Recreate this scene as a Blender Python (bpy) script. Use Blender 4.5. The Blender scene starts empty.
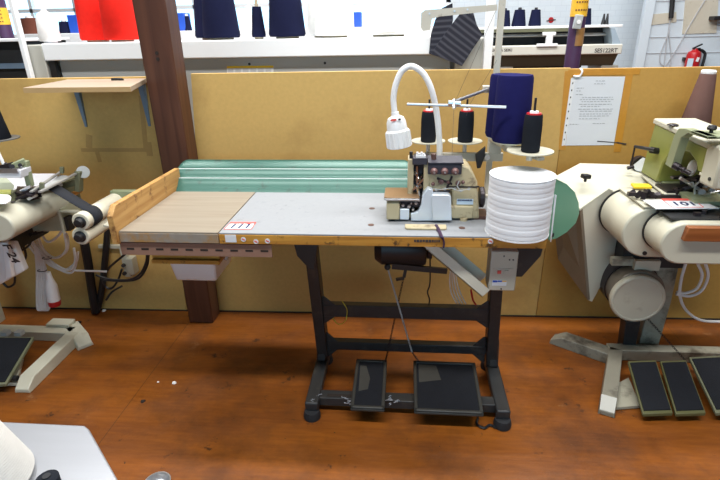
import bpy, bmesh, math, random
from mathutils import Vector, Matrix, Euler
random.seed(7)
C = bpy.context.scene.collection
PI = math.pi
# ------------------------------------------------------------------ camera model
F = 505.0; PITCH = math.radians(22.6); YAW = math.radians(5.3); ROLL = math.radians(1.18); CH = 1.4
WA, WB = .021, 2.335                    # partition plane  y = WB + WA x

def at(px, py, Y=None, Z=None, X=None, W=None):
    """world point seen at a photo pixel on a given plane"""
    a = (px - 360) / F; b = (py - 240) / F
    c, s = math.cos(ROLL), math.sin(ROLL)
    u = a * c - b * s; v = a * s + b * c
    fx = math.cos(PITCH) - v * math.sin(PITCH); dz = -(math.sin(PITCH) + v * math.cos(PITCH))
    dx = u * math.cos(YAW) - fx * math.sin(YAW); dy = u * math.sin(YAW) + fx * math.cos(YAW)
    if Y is not None: t = Y / dy
    elif Z is not None: t = (Z - CH) / dz
    elif X is not None: t = X / dx
    else: t = (WB + W) / (dy - WA * dx)
    return Vector((dx * t, dy * t, CH + dz * t))

def wy(x): return WB + WA * x

# ------------------------------------------------------------------ materials
def mat(name, rgb, rough=.5, metal=0.0, var=.08, scale=18, bump=0.0, bscale=120, dirt=None, stretch=(1, 1, 1), spec=.5, trans=0.0):
    m = bpy.data.materials.new(name); m.use_nodes = True
    n = m.node_tree.nodes; l = m.node_tree.links
    p = n['Principled BSDF']
    p.inputs['Roughness'].default_value = rough; p.inputs['Metallic'].default_value = metal
    p.inputs['Specular IOR Level'].default_value = spec
    if trans: p.inputs['Transmission Weight'].default_value = trans
    tc = n.new('ShaderNodeTexCoord'); mp = n.new('ShaderNodeMapping'); mp.inputs['Scale'].default_value = stretch
    l.new(tc.outputs['Object'], mp.inputs['Vector'])
    no = n.new('ShaderNodeTexNoise'); no.inputs['Scale'].default_value = scale; no.inputs['Detail'].default_value = 5
    l.new(mp.outputs[0], no.inputs['Vector'])
    mx = n.new('ShaderNodeMix'); mx.data_type = 'RGBA'
    mx.inputs['A'].default_value = (*[c * (1 - var) for c in rgb], 1)
    mx.inputs['B'].default_value = (*[min(1, c * (1 + var)) for c in rgb], 1)
    l.new(no.outputs['Fac'], mx.inputs['Factor'])
    col = mx.outputs['Result']
    if dirt:
        drgb, amt, dsc = dirt[:3]
        d = n.new('ShaderNodeTexNoise'); d.inputs['Scale'].default_value = dsc; d.inputs['Detail'].default_value = 8; d.inputs['Roughness'].default_value = .65
        l.new(mp.outputs[0], d.inputs['Vector'])
        r = n.new('ShaderNodeValToRGB')
        r.color_ramp.elements[0].position = 1 - amt - .06 if amt < .9 else .05
        r.color_ramp.elements[1].position = min(1, 1 - amt + .10)
        l.new(d.outputs['Fac'], r.inputs['Fac'])
        m2 = n.new('ShaderNodeMix'); m2.data_type = 'RGBA'
        m2.inputs['B'].default_value = (*drgb, 1)
        l.new(r.outputs['Color'], m2.inputs['Factor']); l.new(col, m2.inputs['A']); col = m2.outputs['Result']
    l.new(col, p.inputs['Base Color'])
    if bump:
        bn = n.new('ShaderNodeTexNoise'); bn.inputs['Scale'].default_value = bscale; bn.inputs['Detail'].default_value = 3
        l.new(mp.outputs[0], bn.inputs['Vector'])
        bu = n.new('ShaderNodeBump'); bu.inputs['Strength'].default_value = bump; bu.inputs['Distance'].default_value = .01
        l.new(bn.outputs['Fac'], bu.inputs['Height']); l.new(bu.outputs['Normal'], p.inputs['Normal'])
    return m

def yarn(name, rgb, sc=260, var=.12):
    m = mat(name, rgb, .95, 0, var, 40, spec=.1)
    n = m.node_tree.nodes; l = m.node_tree.links; p = n['Principled BSDF']
    tc = n.new('ShaderNodeTexCoord')
    w = n.new('ShaderNodeTexWave'); w.bands_direction = 'Z'; w.inputs['Scale'].default_value = sc / 3.2
    w.inputs['Distortion'].default_value = 2.5; w.inputs['Detail'].default_value = 3; w.inputs['Detail Scale'].default_value = 3
    l.new(tc.outputs['Object'], w.inputs['Vector'])
    bu = n.new('ShaderNodeBump'); bu.inputs['Strength'].default_value = .16; bu.inputs['Distance'].default_value = .003
    l.new(w.outputs['Fac'], bu.inputs['Height']); l.new(bu.outputs['Normal'], p.inputs['Normal'])
    return m

def wood(name, rgb, dark, scale=6, axis=0, rough=.5, amount=1.0, spec=.4, stain=None):
    """long-grained wood; axis = direction of the grain"""
    m = bpy.data.materials.new(name); m.use_nodes = True
    n = m.node_tree.nodes; l = m.node_tree.links; p = n['Principled BSDF']
    p.inputs['Roughness'].default_value = rough; p.inputs['Specular IOR Level'].default_value = spec
    tc = n.new('ShaderNodeTexCoord'); mp = n.new('ShaderNodeMapping')
    s = [scale * 6] * 3; s[axis] = scale * .35; mp.inputs['Scale'].default_value = s
    l.new(tc.outputs['Object'], mp.inputs['Vector'])
    no = n.new('ShaderNodeTexNoise'); no.inputs['Scale'].default_value = 1; no.inputs['Detail'].default_value = 7; no.inputs['Distortion'].default_value = .6
    l.new(mp.outputs[0], no.inputs['Vector'])
    r = n.new('ShaderNodeValToRGB')
    r.color_ramp.elements[0].position = .5 - .2 * amount; r.color_ramp.elements[0].color = (*dark, 1)
    r.color_ramp.elements[1].position = .62; r.color_ramp.elements[1].color = (*rgb, 1)
    l.new(no.outputs['Fac'], r.inputs['Fac']); col = r.outputs['Color']
    if stain:
        d = n.new('ShaderNodeTexNoise'); d.inputs['Scale'].default_value = stain[1]; d.inputs['Detail'].default_value = 9; d.inputs['Roughness'].default_value = .7
        l.new(tc.outputs['Object'], d.inputs['Vector']); k = n.new('ShaderNodeValToRGB'); k.color_ramp.elements[0].position = .56; k.color_ramp.elements[1].position = .64
        l.new(d.outputs['Fac'], k.inputs['Fac']); x = n.new('ShaderNodeMix'); x.data_type = 'RGBA'; x.inputs['B'].default_value = (*stain[0], 1)
        l.new(k.outputs['Color'], x.inputs['Factor']); l.new(col, x.inputs['A']); col = x.outputs['Result']
    l.new(col, p.inputs['Base Color'])
    bu = n.new('ShaderNodeBump'); bu.inputs['Strength'].default_value = .12; bu.inputs['Distance'].default_value = .004
    l.new(no.outputs['Fac'], bu.inputs['Height']); l.new(bu.outputs['Normal'], p.inputs['Normal'])
    return m

def floor_mat():
    m = bpy.data.materials.new('floor_paint'); m.use_nodes = True
    n = m.node_tree.nodes; l = m.node_tree.links; p = n['Principled BSDF']
    tc = n.new('ShaderNodeTexCoord')
    def noise(sc, det=6, st=(1, 1, 1), ro=.6):
        mp = n.new('ShaderNodeMapping'); mp.inputs['Scale'].default_value = st; l.new(tc.outputs['Object'], mp.inputs['Vector'])
        k = n.new('ShaderNodeTexNoise'); k.inputs['Scale'].default_value = sc; k.inputs['Detail'].default_value = det; k.inputs['Roughness'].default_value = ro
        l.new(mp.outputs[0], k.inputs['Vector']); return k.outputs['Fac']
    def ramp(f, a, b, ca=(0, 0, 0), cb=(1, 1, 1)):
        r = n.new('ShaderNodeValToRGB'); r.color_ramp.elements[0].position = a; r.color_ramp.elements[1].position = b
        r.color_ramp.elements[0].color = (*ca, 1); r.color_ramp.elements[1].color = (*cb, 1); l.new(f, r.inputs['Fac']); return r.outputs['Color']
    def mix(f, a, b):
        x = n.new('ShaderNodeMix'); x.data_type = 'RGBA'; l.new(f, x.inputs['Factor'])
        for k, v in (('A', a), ('B', b)):
            if isinstance(v, tuple): x.inputs[k].default_value = (*v, 1)
            else: l.new(v, x.inputs[k])
        return x.outputs['Result']
    base = ramp(noise(3.2, 8, (.35, 1.6, 1)), .3, .72, FLOOR_DARK, FLOOR_LIGHT)
    fine = ramp(noise(30, 5, (.25, 2.2, 1)), .35, .75, FLOOR_DARK, FLOOR_LIGHT)
    half = n.new('ShaderNodeValue'); half.outputs[0].default_value = .35
    base = mix(half.outputs[0], base, fine)
    sc = n.new('ShaderNodeMath'); sc.operation = 'MULTIPLY'; sc.inputs[1].default_value = .58
    l.new(ramp(noise(2.1, 9, (1, 1, 1), .7), .47, .63), sc.inputs[0])
    base = mix(sc.outputs[0], base, (.055, .020, .008))              # trodden-in dirt
    base = mix(ramp(noise(7.5, 9, (1, 1, 1), .75), .605, .66), base, (.035, .014, .007))  # stains
    worn = n.new('ShaderNodeMath'); worn.operation = 'MULTIPLY'; worn.inputs[1].default_value = .4
    l.new(ramp(noise(4.3, 9, (1, 1, 1), .75), .63, .70), worn.inputs[0])
    base = mix(worn.outputs[0], base, (.36, .20, .09))
    base = mix(ramp(noise(46, 2), .755, .77), base, (.02, .01, .006))    # specks
    # sheet seams
    sx = n.new('ShaderNodeSeparateXYZ'); l.new(tc.outputs['Object'], sx.inputs[0])
    def seam(out, off, per, w):
        a = n.new('ShaderNodeMath'); a.operation = 'ADD'; a.inputs[1].default_value = off + 100 * per; l.new(out, a.inputs[0])
        b = n.new('ShaderNodeMath'); b.operation = 'MODULO'; b.inputs[1].default_value = per; l.new(a.outputs[0], b.inputs[0])
        c = n.new('ShaderNodeMath'); c.operation = 'LESS_THAN'; c.inputs[1].default_value = w; l.new(b.outputs[0], c.inputs[0]); return c.outputs[0]
    base = mix(seam(sx.outputs['X'], 1.115, 2.44, .003), base, (.08, .028, .007))
    l.new(base, p.inputs['Base Color'])
    l.new(ramp(noise(5, 6), .3, .7, (.32,) * 3, (.6,) * 3), p.inputs['Roughness'])
    p.inputs['Specular IOR Level'].default_value = .35
    bu = n.new('ShaderNodeBump'); bu.inputs['Strength'].default_value = .15; bu.inputs['Distance'].default_value = .01
    l.new(noise(12, 6, (.4, 1.5, 1)), bu.inputs['Height']); l.new(bu.outputs['Normal'], p.inputs['Normal'])
    return m

def brick_mat():
    m = bpy.data.materials.new('painted_brick'); m.use_nodes = True
    n = m.node_tree.nodes; l = m.node_tree.links; p = n['Principled BSDF']; p.inputs['Roughness'].default_value = .7
    tc = n.new('ShaderNodeTexCoord'); mp = n.new('ShaderNodeMapping'); mp.inputs['Rotation'].default_value = (PI / 2, 0, 0)
    l.new(tc.outputs['Object'], mp.inputs['Vector'])
    b = n.new('ShaderNodeTexBrick'); b.inputs['Scale'].default_value = 4.2; b.inputs['Mortar Size'].default_value = .012
    b.inputs['Color1'].default_value = (.66, .73, .78, 1); b.inputs['Color2'].default_value = (.63, .70, .76, 1); b.inputs['Mortar'].default_value = (.58, .65, .71, 1)
    l.new(mp.outputs[0], b.inputs['Vector']); l.new(b.outputs['Color'], p.inputs['Base Color'])
    bu = n.new('ShaderNodeBump'); bu.inputs['Strength'].default_value = .25; bu.inputs['Distance'].default_value = .01; bu.invert = True
    l.new(b.outputs['Fac'], bu.inputs['Height']); l.new(bu.outputs['Normal'], p.inputs['Normal'])
    return m

def knit_mat():
    m = bpy.data.materials.new('striped_knit'); m.use_nodes = True
    n = m.node_tree.nodes; l = m.node_tree.links; p = n['Principled BSDF']; p.inputs['Roughness'].default_value = .95
    tc = n.new('ShaderNodeTexCoord')
    w = n.new('ShaderNodeTexWave'); w.bands_direction = 'Z'; w.inputs['Scale'].default_value = 12; w.inputs['Distortion'].default_value = .6
    l.new(tc.outputs['Object'], w.inputs['Vector'])
    r = n.new('ShaderNodeValToRGB'); r.color_ramp.elements[0].position = .35; r.color_ramp.elements[0].color = (.014, .015, .026, 1)
    r.color_ramp.elements[1].position = 1; r.color_ramp.elements[1].color = (.055, .057, .075, 1)
    l.new(w.outputs['Fac'], r.inputs['Fac']); l.new(r.outputs['Color'], p.inputs['Base Color'])
    return m

FLOOR_DARK = (.13, .034, .0045); FLOOR_LIGHT = (.32, .098, .011)
M = {}
M['floor'] = floor_mat()
M['board'] = mat('partition_chipboard', (.60, .385, .125), .55, 0, .10, 60, .06, 260, dirt=((.49, .30, .095), .40, 2.2), spec=.3)
M['board_orange'] = mat('orange_chipboard', (.50, .285, .07), .5, 0, .10, 60, .06, 260, dirt=((.43, .23, .055), .40, 2.4), spec=.3)
M['board_edge'] = mat('board_edge', (.66, .60, .48), .7)
M['tape_brown'] = mat('old_brown_tape', (.30, .155, .05), .4, 0, .15, 30); M['tape_faint'] = mat('faded_tape', (.455, .275, .082), .5, 0, .12, 30)
M['tape_amber'] = mat('amber_tape', (.56, .26, .035), .3, 0, .12, 40)
M['post'] = wood('dark_timber', (.095, .036, .019), (.060, .022, .012), 5, 2, .45)
M['maple'] = wood('maple_laminate', (.27, .23, .175), (.24, .195, .145), 5, 0, .55, .8, .25)
M['ply'] = wood('yellow_plywood_edge', (.56, .28, .045), (.36, .155, .022), 9, 0, .5, stain=((.09, .045, .015), 22))
M['ply_worn'] = mat('worn_grey_edge', (.27, .24, .20), .6, 0, .2, 30, dirt=((.36, .19, .05), .50, 12))
M['pine'] = wood('pine_board', (.52, .30, .10), (.36, .17, .045), 8, 1, .5, stain=((.20, .09, .03), 14))
M['shelf'] = wood('beech_shelf', (.44, .34, .245), (.39, .29, .20), 6, 0, .5)
M['shelf_edge'] = mat('shelf_edge', (.47, .31, .14), .6)
M['laminate'] = mat('white_laminate', (.265, .275, .29), .55, 0, .05, 60, dirt=((.21, .215, .225), .36, 40), spec=.25)
M['mint'] = mat('mint_green_enamel', (.04, .125, .096), .32, .15, .12, 8, dirt=((.035, .06, .045), .36, 24))
M['green'] = mat('green_enamel', (.12, .33, .215), .4, .1, .1, 8)
M['rail'] = mat('brown_slotted_steel', (.30, .175, .125), .5, .2, .08, 40, dirt=((.12, .05, .03), .32, 30))
M['black_iron'] = mat('black_painted_iron', (.026, .028, .030), .45, .1, .25, 20, dirt=((.055, .05, .042), .40, 14))
M['black'] = mat('black_plastic', (.012, .012, .014), .45)
M['rubber'] = mat('black_rubber', (.014, .015, .018), .8, 0, .2, 30)
M['pedal_rub'] = mat('ribbed_rubber', (.0075, .009, .013), .75, 0, .2, 30, .2, 200, spec=.25); M['olive_rim'] = mat('worn_olive_rim', (.10, .10, .04), .45, 0, .1, 14)
M['slot'] = mat('dark_slot', (.02, .013, .01), .8)
M['cream'] = mat('cream_enamel', (.53, .51, .405), .38, 0, .05, 8, dirt=((.33, .29, .21), .31, 9))
M['cream_old'] = mat('yellowed_cream', (.46, .385, .235), .45, 0, .1, 14, dirt=((.14, .09, .055), .38, 26))
M['cream_dirty'] = mat('grimy_cream', (.35, .33, .255), .55, 0, .12, 12, dirt=((.10, .085, .06), .44, 8))
M['cream_worn'] = mat('scuffed_cream', (.56, .53, .43), .5, 0, .06, 8, dirt=((.30, .28, .22), .36, 7))
M['shaded_skirt'] = mat('brown_shaded_grimy_panel', (.17, .135, .095), .6, 0, .15, 10)  # shade of the left side face put into the brown, with its grime
M['motor_brown'] = mat('dusty_motor_casting', (.17, .145, .11), .4, .3, .2, 12)
M['tray_dark'] = mat('dark_drab_tray', (.07, .07, .05), .5)
M['pale_blue_paint'] = mat('pale_blue_wall_paint', (.58, .65, .71), .6, 0, .05, 3)
M['chute_cream'] = mat('pale_cream_chute', (.66, .65, .54), .45, 0, .04, 8)
M['rail_grey'] = mat('dull_steel_rail', (.36, .355, .34), .4, .3)
M['dark_grey'] = mat('dark_grey_saucer', (.13, .125, .115), .5)
M['foot_grimy'] = mat('grimy_foot', (.24, .225, .175), .55, 0, .12, 12, dirt=((.05, .04, .03), .45, 7))
M['grey_box'] = mat('grey_switch_box', (.54, .52, .43), .45)
M['beige'] = mat('beige_painted_steel', (.55, .51, .42), .4, 0, .06, 20, dirt=((.28, .22, .15), .33, 30))
M['white'] = mat('white_plastic', (.80, .80, .80), .4, 0, .04)
M['white_paint'] = mat('white_paint', (.86, .87, .88), .4, 0, .03)
M['paper'] = mat('white_paper', (.72, .74, .77), .6, 0, .05, 6)
M['print'] = mat('grey_print', (.42, .43, .45), .8)
M['print_dark'] = mat('dark_print', (.05, .04, .04), .8)
M['red'] = mat('red_print', (.72, .10, .08), .5)
M['ink'] = mat('blue_black_ink', (.02, .03, .09), .6)
M['sky_blue'] = mat('pale_blue_label', (.45, .56, .66), .5)
M['steel'] = mat('brushed_steel', (.62, .62, .63), .28, .9, .06, 30)
M['steel_light'] = mat('silver_cover', (.66, .72, .78), .3, .25, .05, 20)
M['tan_plate'] = mat('tan_cloth_plate', (.27, .165, .085), .35, .35, .1, 20)
M['chrome'] = mat('chrome', (.75, .75, .76), .12, 1)
M['grime'] = mat('oily_dark_metal', (.035, .028, .032), .35, .5, .3, 40)
M['purple_plate'] = mat('dark_violet_plate', (.038, .035, .048), .45, .1, .2, 20)
M['knob_brown'] = mat('brown_knob', (.10, .045, .035), .4)
M['knob_pink'] = mat('dull_pink_knob', (.15, .075, .07), .4, .1)
M['alu'] = mat('aluminium_sheet', (.40, .41, .435), .34, .6, .06, 5, stretch=(1, 14, 1))
M['red_yarn'] = yarn('red_yarn', (.72, .022, .014))
M['navy_yarn'] = yarn('navy_yarn', (.009, .011, .036))
M['blue_yarn'] = yarn('royal_navy_yarn', (.013, .013, .080))
M['black_thread'] = yarn('black_thread', (.014, .016, .021), 600)
M['white_yarn'] = yarn('white_yarn', (.90, .89, .85))
M['ecru_yarn'] = yarn('ecru_yarn', (.60, .585, .55))
M['white_thread'] = yarn('white_thread', (.82, .80, .78), 600)
M['brown_yarn'] = yarn('brown_yarn', (.155, .085, .072))
M['rust_yarn'] = yarn('rust_brown_yarn', (.13, .045, .03))
M['card'] = mat('cardboard_core', (.55, .45, .30), .8)
M['grey_card'] = mat('grey_core', (.30, .32, .36), .6)
M['tape_white'] = mat('white_cotton_tape', (.82, .83, .85), .9, 0, .03, 40, spec=.1)
M['grey_metal'] = mat('grey_enamel', (.40, .415, .41), .45, 0, .04, 6)
M['taupe_metal'] = mat('taupe_enamel', (.44, .43, .38), .5, 0, .04, 6)
M['near_black'] = mat('black_machine_bed', (.025, .026, .028), .5, .2, .3, 20)  # near-black base colour of machine bodies and the cabinet
M['olive'] = mat('olive_enamel', (.25, .265, .06), .38, 0, .08, 8, dirt=((.10, .11, .035), .3, 12))
M['olive_grey'] = mat('grey_green_enamel', (.25, .28, .165), .4, 0, .06, 10)
M['olive_dark'] = mat('dull_olive', (.16, .165, .10), .45, .1, .1, 14)
M['lilac'] = mat('pale_lilac_board', (.64, .64, .68), .5)
M['copper_wood'] = wood('red_brown_wood', (.32, .105, .030), (.20, .058, .016), 7, 0, .35)
M['belt'] = mat('black_webbing', (.012, .014, .020), .9, 0, .15, 200, .3, 500)
M['roller'] = mat('cream_roller', (.64, .60, .47), .5, 0, .08, 16, dirt=((.3, .25, .16), .3, 18))
M['yellow'] = mat('yellow_tape', (.78, .44, .03), .5)
M['bright_yellow'] = mat('yellow_card', (.85, .60, .02), .6)
M['purple'] = mat('purple_paint', (.060, .025, .075), .45)
M['blue'] = mat('blue_card', (.015, .08, .48), .5)
M['blue_steel'] = mat('blue_steel', (.16, .235, .33), .4, .3)
M['ext_red'] = mat('extinguisher_red', (.46, .012, .016), .3)
M['brick'] = brick_mat()
M['knit'] = knit_mat()
M['cable_white'] = mat('white_cable', (.74, .71, .68), .5)
M['strap_purple'] = mat('purple_thread', (.045, .02, .05), .9)
M['emerald'] = mat('emerald_green', (.02, .35, .16), .5)
M['ceiling'] = mat('ceiling_grey', (.28, .32, .36), .8); M['dim_wall'] = mat('grey_wall', (.12, .16, .18), .8)
M['yellow_wire'] = mat('yellow_wire', (.50, .45, .05), .5)

# ------------------------------------------------------------------ mesh builder
SH = {}
class MB:
    def __init__(s): s.bm = bmesh.new()
    def face(s, vs):
        try: return s.bm.faces.new(vs)
        except ValueError: return None
    def hexa(s, p):
        v = [s.bm.verts.new(q) for q in p]
        for f in ((0, 3, 2, 1), (4, 5, 6, 7), (0, 1, 5, 4), (1, 2, 6, 5), (2, 3, 7, 6), (3, 0, 4, 7)): s.face([v[i] for i in f])
        return s
    def box(s, x0, x1, y0, y1, z0, z1):
        return s.hexa([(x0, y0, z0), (x1, y0, z0), (x1, y1, z0), (x0, y1, z0), (x0, y0, z1), (x1, y0, z1), (x1, y1, z1), (x0, y1, z1)])
    def obox(s, c, size, rot=(0, 0, 0)):
        m = Matrix.Translation(c) @ Euler(rot).to_matrix().to_4x4(); a, b, d = [q / 2 for q in size]
        return s.hexa([m @ Vector(q) for q in ((-a, -b, -d), (a, -b, -d), (a, b, -d), (-a, b, -d), (-a, -b, d), (a, -b, d), (a, b, d), (-a, b, d))])
    def beam(s, p1, p2, w, h, up=(0, 0, 1), taper=1.0):
        p1, p2 = Vector(p1), Vector(p2); d = (p2 - p1).normalized(); up = Vector(up)
        sd = d.cross(up).normalized(); u = sd.cross(d).normalized()
        q = []
        for p, k in ((p1, 1), (p2, taper)):
            for a, b in ((-1, -1), (1, -1), (1, 1), (-1, 1)): q.append(p + sd * a * w / 2 * k + u * b * h / 2 * k)
        return s.hexa(q)
    def prism(s, pts, axis, a0, a1):
        def mk(p, a): return {'X': (a, p[0], p[1]), 'Y': (p[0], a, p[1]), 'Z': (p[0], p[1], a)}[axis]
        A = [s.bm.verts.new(mk(p, a0)) for p in pts]; B = [s.bm.verts.new(mk(p, a1)) for p in pts]
        s.face(A); s.face(B[::-1]); n = len(pts)
        for i in range(n): s.face([A[i], B[i], B[(i + 1) % n], A[(i + 1) % n]])
        return s
    def slab(s, pts, off):
        """3-D polygon thickened by vector off"""
        off = Vector(off); A = [s.bm.verts.new(p) for p in pts]; B = [s.bm.verts.new(Vector(p) + off) for p in pts]
        s.face(A); s.face(B[::-1]); n = len(pts)
        for i in range(n): s.face([A[i], B[i], B[(i + 1) % n], A[(i + 1) % n]])
        return s
    def loft(s, rings, caps=True):
        R = [[s.bm.verts.new(p) for p in r] for r in rings]; n = len(R[0])
        for a, b in zip(R, R[1:]):
            for i in range(n): s.face([a[i], a[(i + 1) % n], b[(i + 1) % n], b[i]])
        if caps: s.face(R[0][::-1]); s.face(R[-1])
        return s
    def cyl(s, p1, p2, r1, r2=None, seg=20):
        return s.tube([p1, p2], [r1, r1 if r2 is None else r2], seg)
    def tube(s, pts, r, seg=8):
        pts = [Vector(p) for p in pts]; n = len(pts)
        rr = r if isinstance(r, (list, tuple)) else [r] * n
        t0 = (pts[1] - pts[0]).normalized()
        u = t0.orthogonal().normalized(); rings = []
        for i, p in enumerate(pts):
            t = ((pts[min(i + 1, n - 1)] - pts[max(i - 1, 0)])).normalized()
            u = (u - t * u.dot(t)).normalized(); w = t.cross(u)
            rings.append([p + (u * math.cos(2 * PI * k / seg) + w * math.sin(2 * PI * k / seg)) * rr[i] for k in range(seg)])
        return s.loft(rings)
    def lathe(s, prof, c=(0, 0, 0), seg=32, axis=(0, 0, 1)):
        c = Vector(c); q = Vector((0, 0, 1)).rotation_difference(Vector(axis).normalized())
        rings = [[c + q @ Vector((max(r, 1e-4) * math.cos(2 * PI * k / seg), max(r, 1e-4) * math.sin(2 * PI * k / seg), z)) for k in range(seg)] for r, z in prof]
        return s.loft(rings)
    def ball(s, c, r, sc=(1, 1, 1), seg=12):
        pr = [(r * math.sin(PI * i / 8), -r * math.cos(PI * i / 8)) for i in range(9)]
        c = Vector(c)
        return s.loft([[c + Vector((max(a, 1e-4) * math.cos(2 * PI * k / seg) * sc[0], max(a, 1e-4) * math.sin(2 * PI * k / seg) * sc[1], z * sc[2])) for k in range(seg)] for a, z in pr])
    def build(s, name, m, parent=None, bevel=0, label=None, origin=None, smooth=.6):
        bm = s.bm
        bmesh.ops.recalc_face_normals(bm, faces=bm.faces[:])
        if parent is not None:
            o0 = SH[parent.name]
        elif origin is not None: o0 = Vector(origin)
        else:
            xs = [v.co.x for v in bm.verts]; ys = [v.co.y for v in bm.verts]; zs = [v.co.z for v in bm.verts]
            o0 = Vector(((min(xs) + max(xs)) / 2, (min(ys) + max(ys)) / 2, min(zs)))
        if o0.length > 0: bmesh.ops.translate(bm, verts=bm.verts[:], vec=-o0)
        me = bpy.data.meshes.new(name); bm.to_mesh(me); bm.free()
        me.shade_smooth(); me.set_sharp_from_angle(angle=smooth)
        me.materials.append(M[m] if isinstance(m, str) else m)
        o = bpy.data.objects.new(name, me); C.objects.link(o); SH[o.name] = o0
        if parent is None: o.location = o0
        else: o.parent = parent
        if bevel:
            b = o.modifiers.new('bevel', 'BEVEL'); b.width = bevel; b.segments = 2; b.limit_method = 'ANGLE'; b.angle_limit = .7
        if label: o['label'] = label
        return o

def thing(name, label, cat, loc=(0, 0, 0), group=None, local=False):
    o = bpy.data.objects.new(name, None); C.objects.link(o); o.location = loc; o.empty_display_size = .05
    SH[o.name] = Vector((0, 0, 0)) if local else Vector(loc)
    o['label'] = label; o['category'] = cat
    if group: o['group'] = group
    return o
def tag(o, label, cat, group=None):
    o['label'] = label; o['category'] = cat
    if group: o['group'] = group
    return o
def struct(o): o['kind'] = 'structure'; return o
def copy_tree(src, loc, label, rot=None):
    r = src.copy(); C.objects.link(r); r.location = loc; r['label'] = label
    if rot is not None: r.rotation_euler = rot
    def rec(a, b):
        for ch in a.children:
            c = ch.copy(); C.objects.link(c); c.parent = b; rec(ch, c)
    rec(src, r); return r
def text(name, s, size, m, parent, loc, rot=(PI / 2, 0, 0), ext=.0006, shear=0):
    cu = bpy.data.curves.new(name, 'FONT'); cu.body = s; cu.size = size; cu.extrude = ext; cu.offset = size * .02; cu.align_x = 'CENTER'; cu.align_y = 'CENTER'; cu.shear = shear
    t = bpy.data.objects.new(name, cu); C.objects.link(t); bpy.context.view_layer.update()
    me = bpy.data.meshes.new_from_object(t.evaluated_get(bpy.context.evaluated_depsgraph_get()))
    bpy.data.objects.remove(t); bpy.data.curves.remove(cu)
    me.name = name; me.transform(Matrix.Translation(Vector(loc) - SH[parent.name]) @ Euler(rot).to_matrix().to_4x4())
    me.materials.clear(); me.materials.append(M[m]); o = bpy.data.objects.new(name, me); C.objects.link(o); o.parent = parent; SH[o.name] = SH[parent.name]
    return o
def spline(pts, n=6):
    """Catmull-Rom through pts"""
    P = [Vector(p) for p in pts]; P = [P[0] * 2 - P[1]] + P + [P[-1] * 2 - P[-2]]; out = []
    for i in range(1, len(P) - 2):
        a, b, c, d = P[i - 1:i + 3]
        for k in range(n):
            t = k / n
            out.append(.5 * ((2 * b) + (c - a) * t + (2 * a - 5 * b + 4 * c - d) * t * t + (3 * b - a - 3 * c + d) * t ** 3))
    out.append(P[-2]); return out
def arc(cx, cy, r, a0, a1, n=12, ry=None):
    ry = r if ry is None else ry
    return [(cx + r * math.cos(math.radians(a0 + (a1 - a0) * i / n)), cy + ry * math.sin(math.radians(a0 + (a1 - a0) * i / n))) for i in range(n + 1)]

# ================================================================== SETTING
struct(MB().box(-6, 6, -3, 7.2, -.05, 0).build('floor', 'floor', origin=(0, 0, 0)))
struct(MB().box(-6, 6, -3, 7.2, 4.5, 4.55).build('ceiling', 'ceiling'))
def wall_panel(name, x0, x1, m, top=1.228, th=.018):
    b = MB(); b.hexa([(x0, wy(x0), 0), (x1, wy(x1), 0), (x1, wy(x1) + th, 0), (x0, wy(x0) + th, 0), (x0, wy(x0), top), (x1, wy(x1), top), (x1, wy(x1) + th, top), (x0, wy(x0) + th, top)])
    return struct(b.build(name, m, bevel=.0015))
def lean_panel(name, b0, b1, t0, t1, m, top, th=.018):
    b = MB(); P = []
    for dy in (0, th):
        P.append([(b0, wy(b0) + dy, 0), (b1, wy(b1) + dy, 0), (t1, wy(t1) + dy, top), (t0, wy(t0) + dy, top)])
    b.hexa([P[0][0], P[0][1], P[1][1], P[1][0], P[0][3], P[0][2], P[1][2], P[1][3]])
    return struct(b.build(name, m, bevel=.0015))
lean_panel('wall_back_left', -3.6, -1.175, -3.6, -1.13, 'board', 1.222)
lean_panel('wall_back_middle', -1.06, .695, -.965, .705, 'board', 1.232)
lean_panel('wall_back_right', .697, 2.6, .707, 2.6, 'board_orange', 1.228)
wall_panel('wall_back_gap', -1.22, -.95, 'board', .72, .012)
bpy.data.objects['wall_back_gap'].location.y += .03
b = MB(); b.hexa([(-1.1775, wy(-1.17) - .002, .5), (-1.168, wy(-1.17) - .002, .5), (-1.168, wy(-1.17) + .02, .5), (-1.1775, wy(-1.17) + .02, .5),
                  (-1.134, wy(-1.13) - .002, 1.222), (-1.1255, wy(-1.13) - .002, 1.222), (-1.1255, wy(-1.13) + .02, 1.222), (-1.134, wy(-1.13) + .02, 1.222)])
struct(b.build('trim_1', 'board_edge'))
struct(MB().hexa([(-3.6, wy(-3.6) - .006, 0), (2.6, wy(2.6) - .006, 0), (2.6, wy(2.6), 0), (-3.6, wy(-3.6), 0), (-3.6, wy(-3.6) - .006, .006), (2.6, wy(2.6) - .006, .006), (2.6, wy(2.6), .006), (-3.6, wy(-3.6), .006)]).build('baseboard_back', 'slot'))
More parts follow.
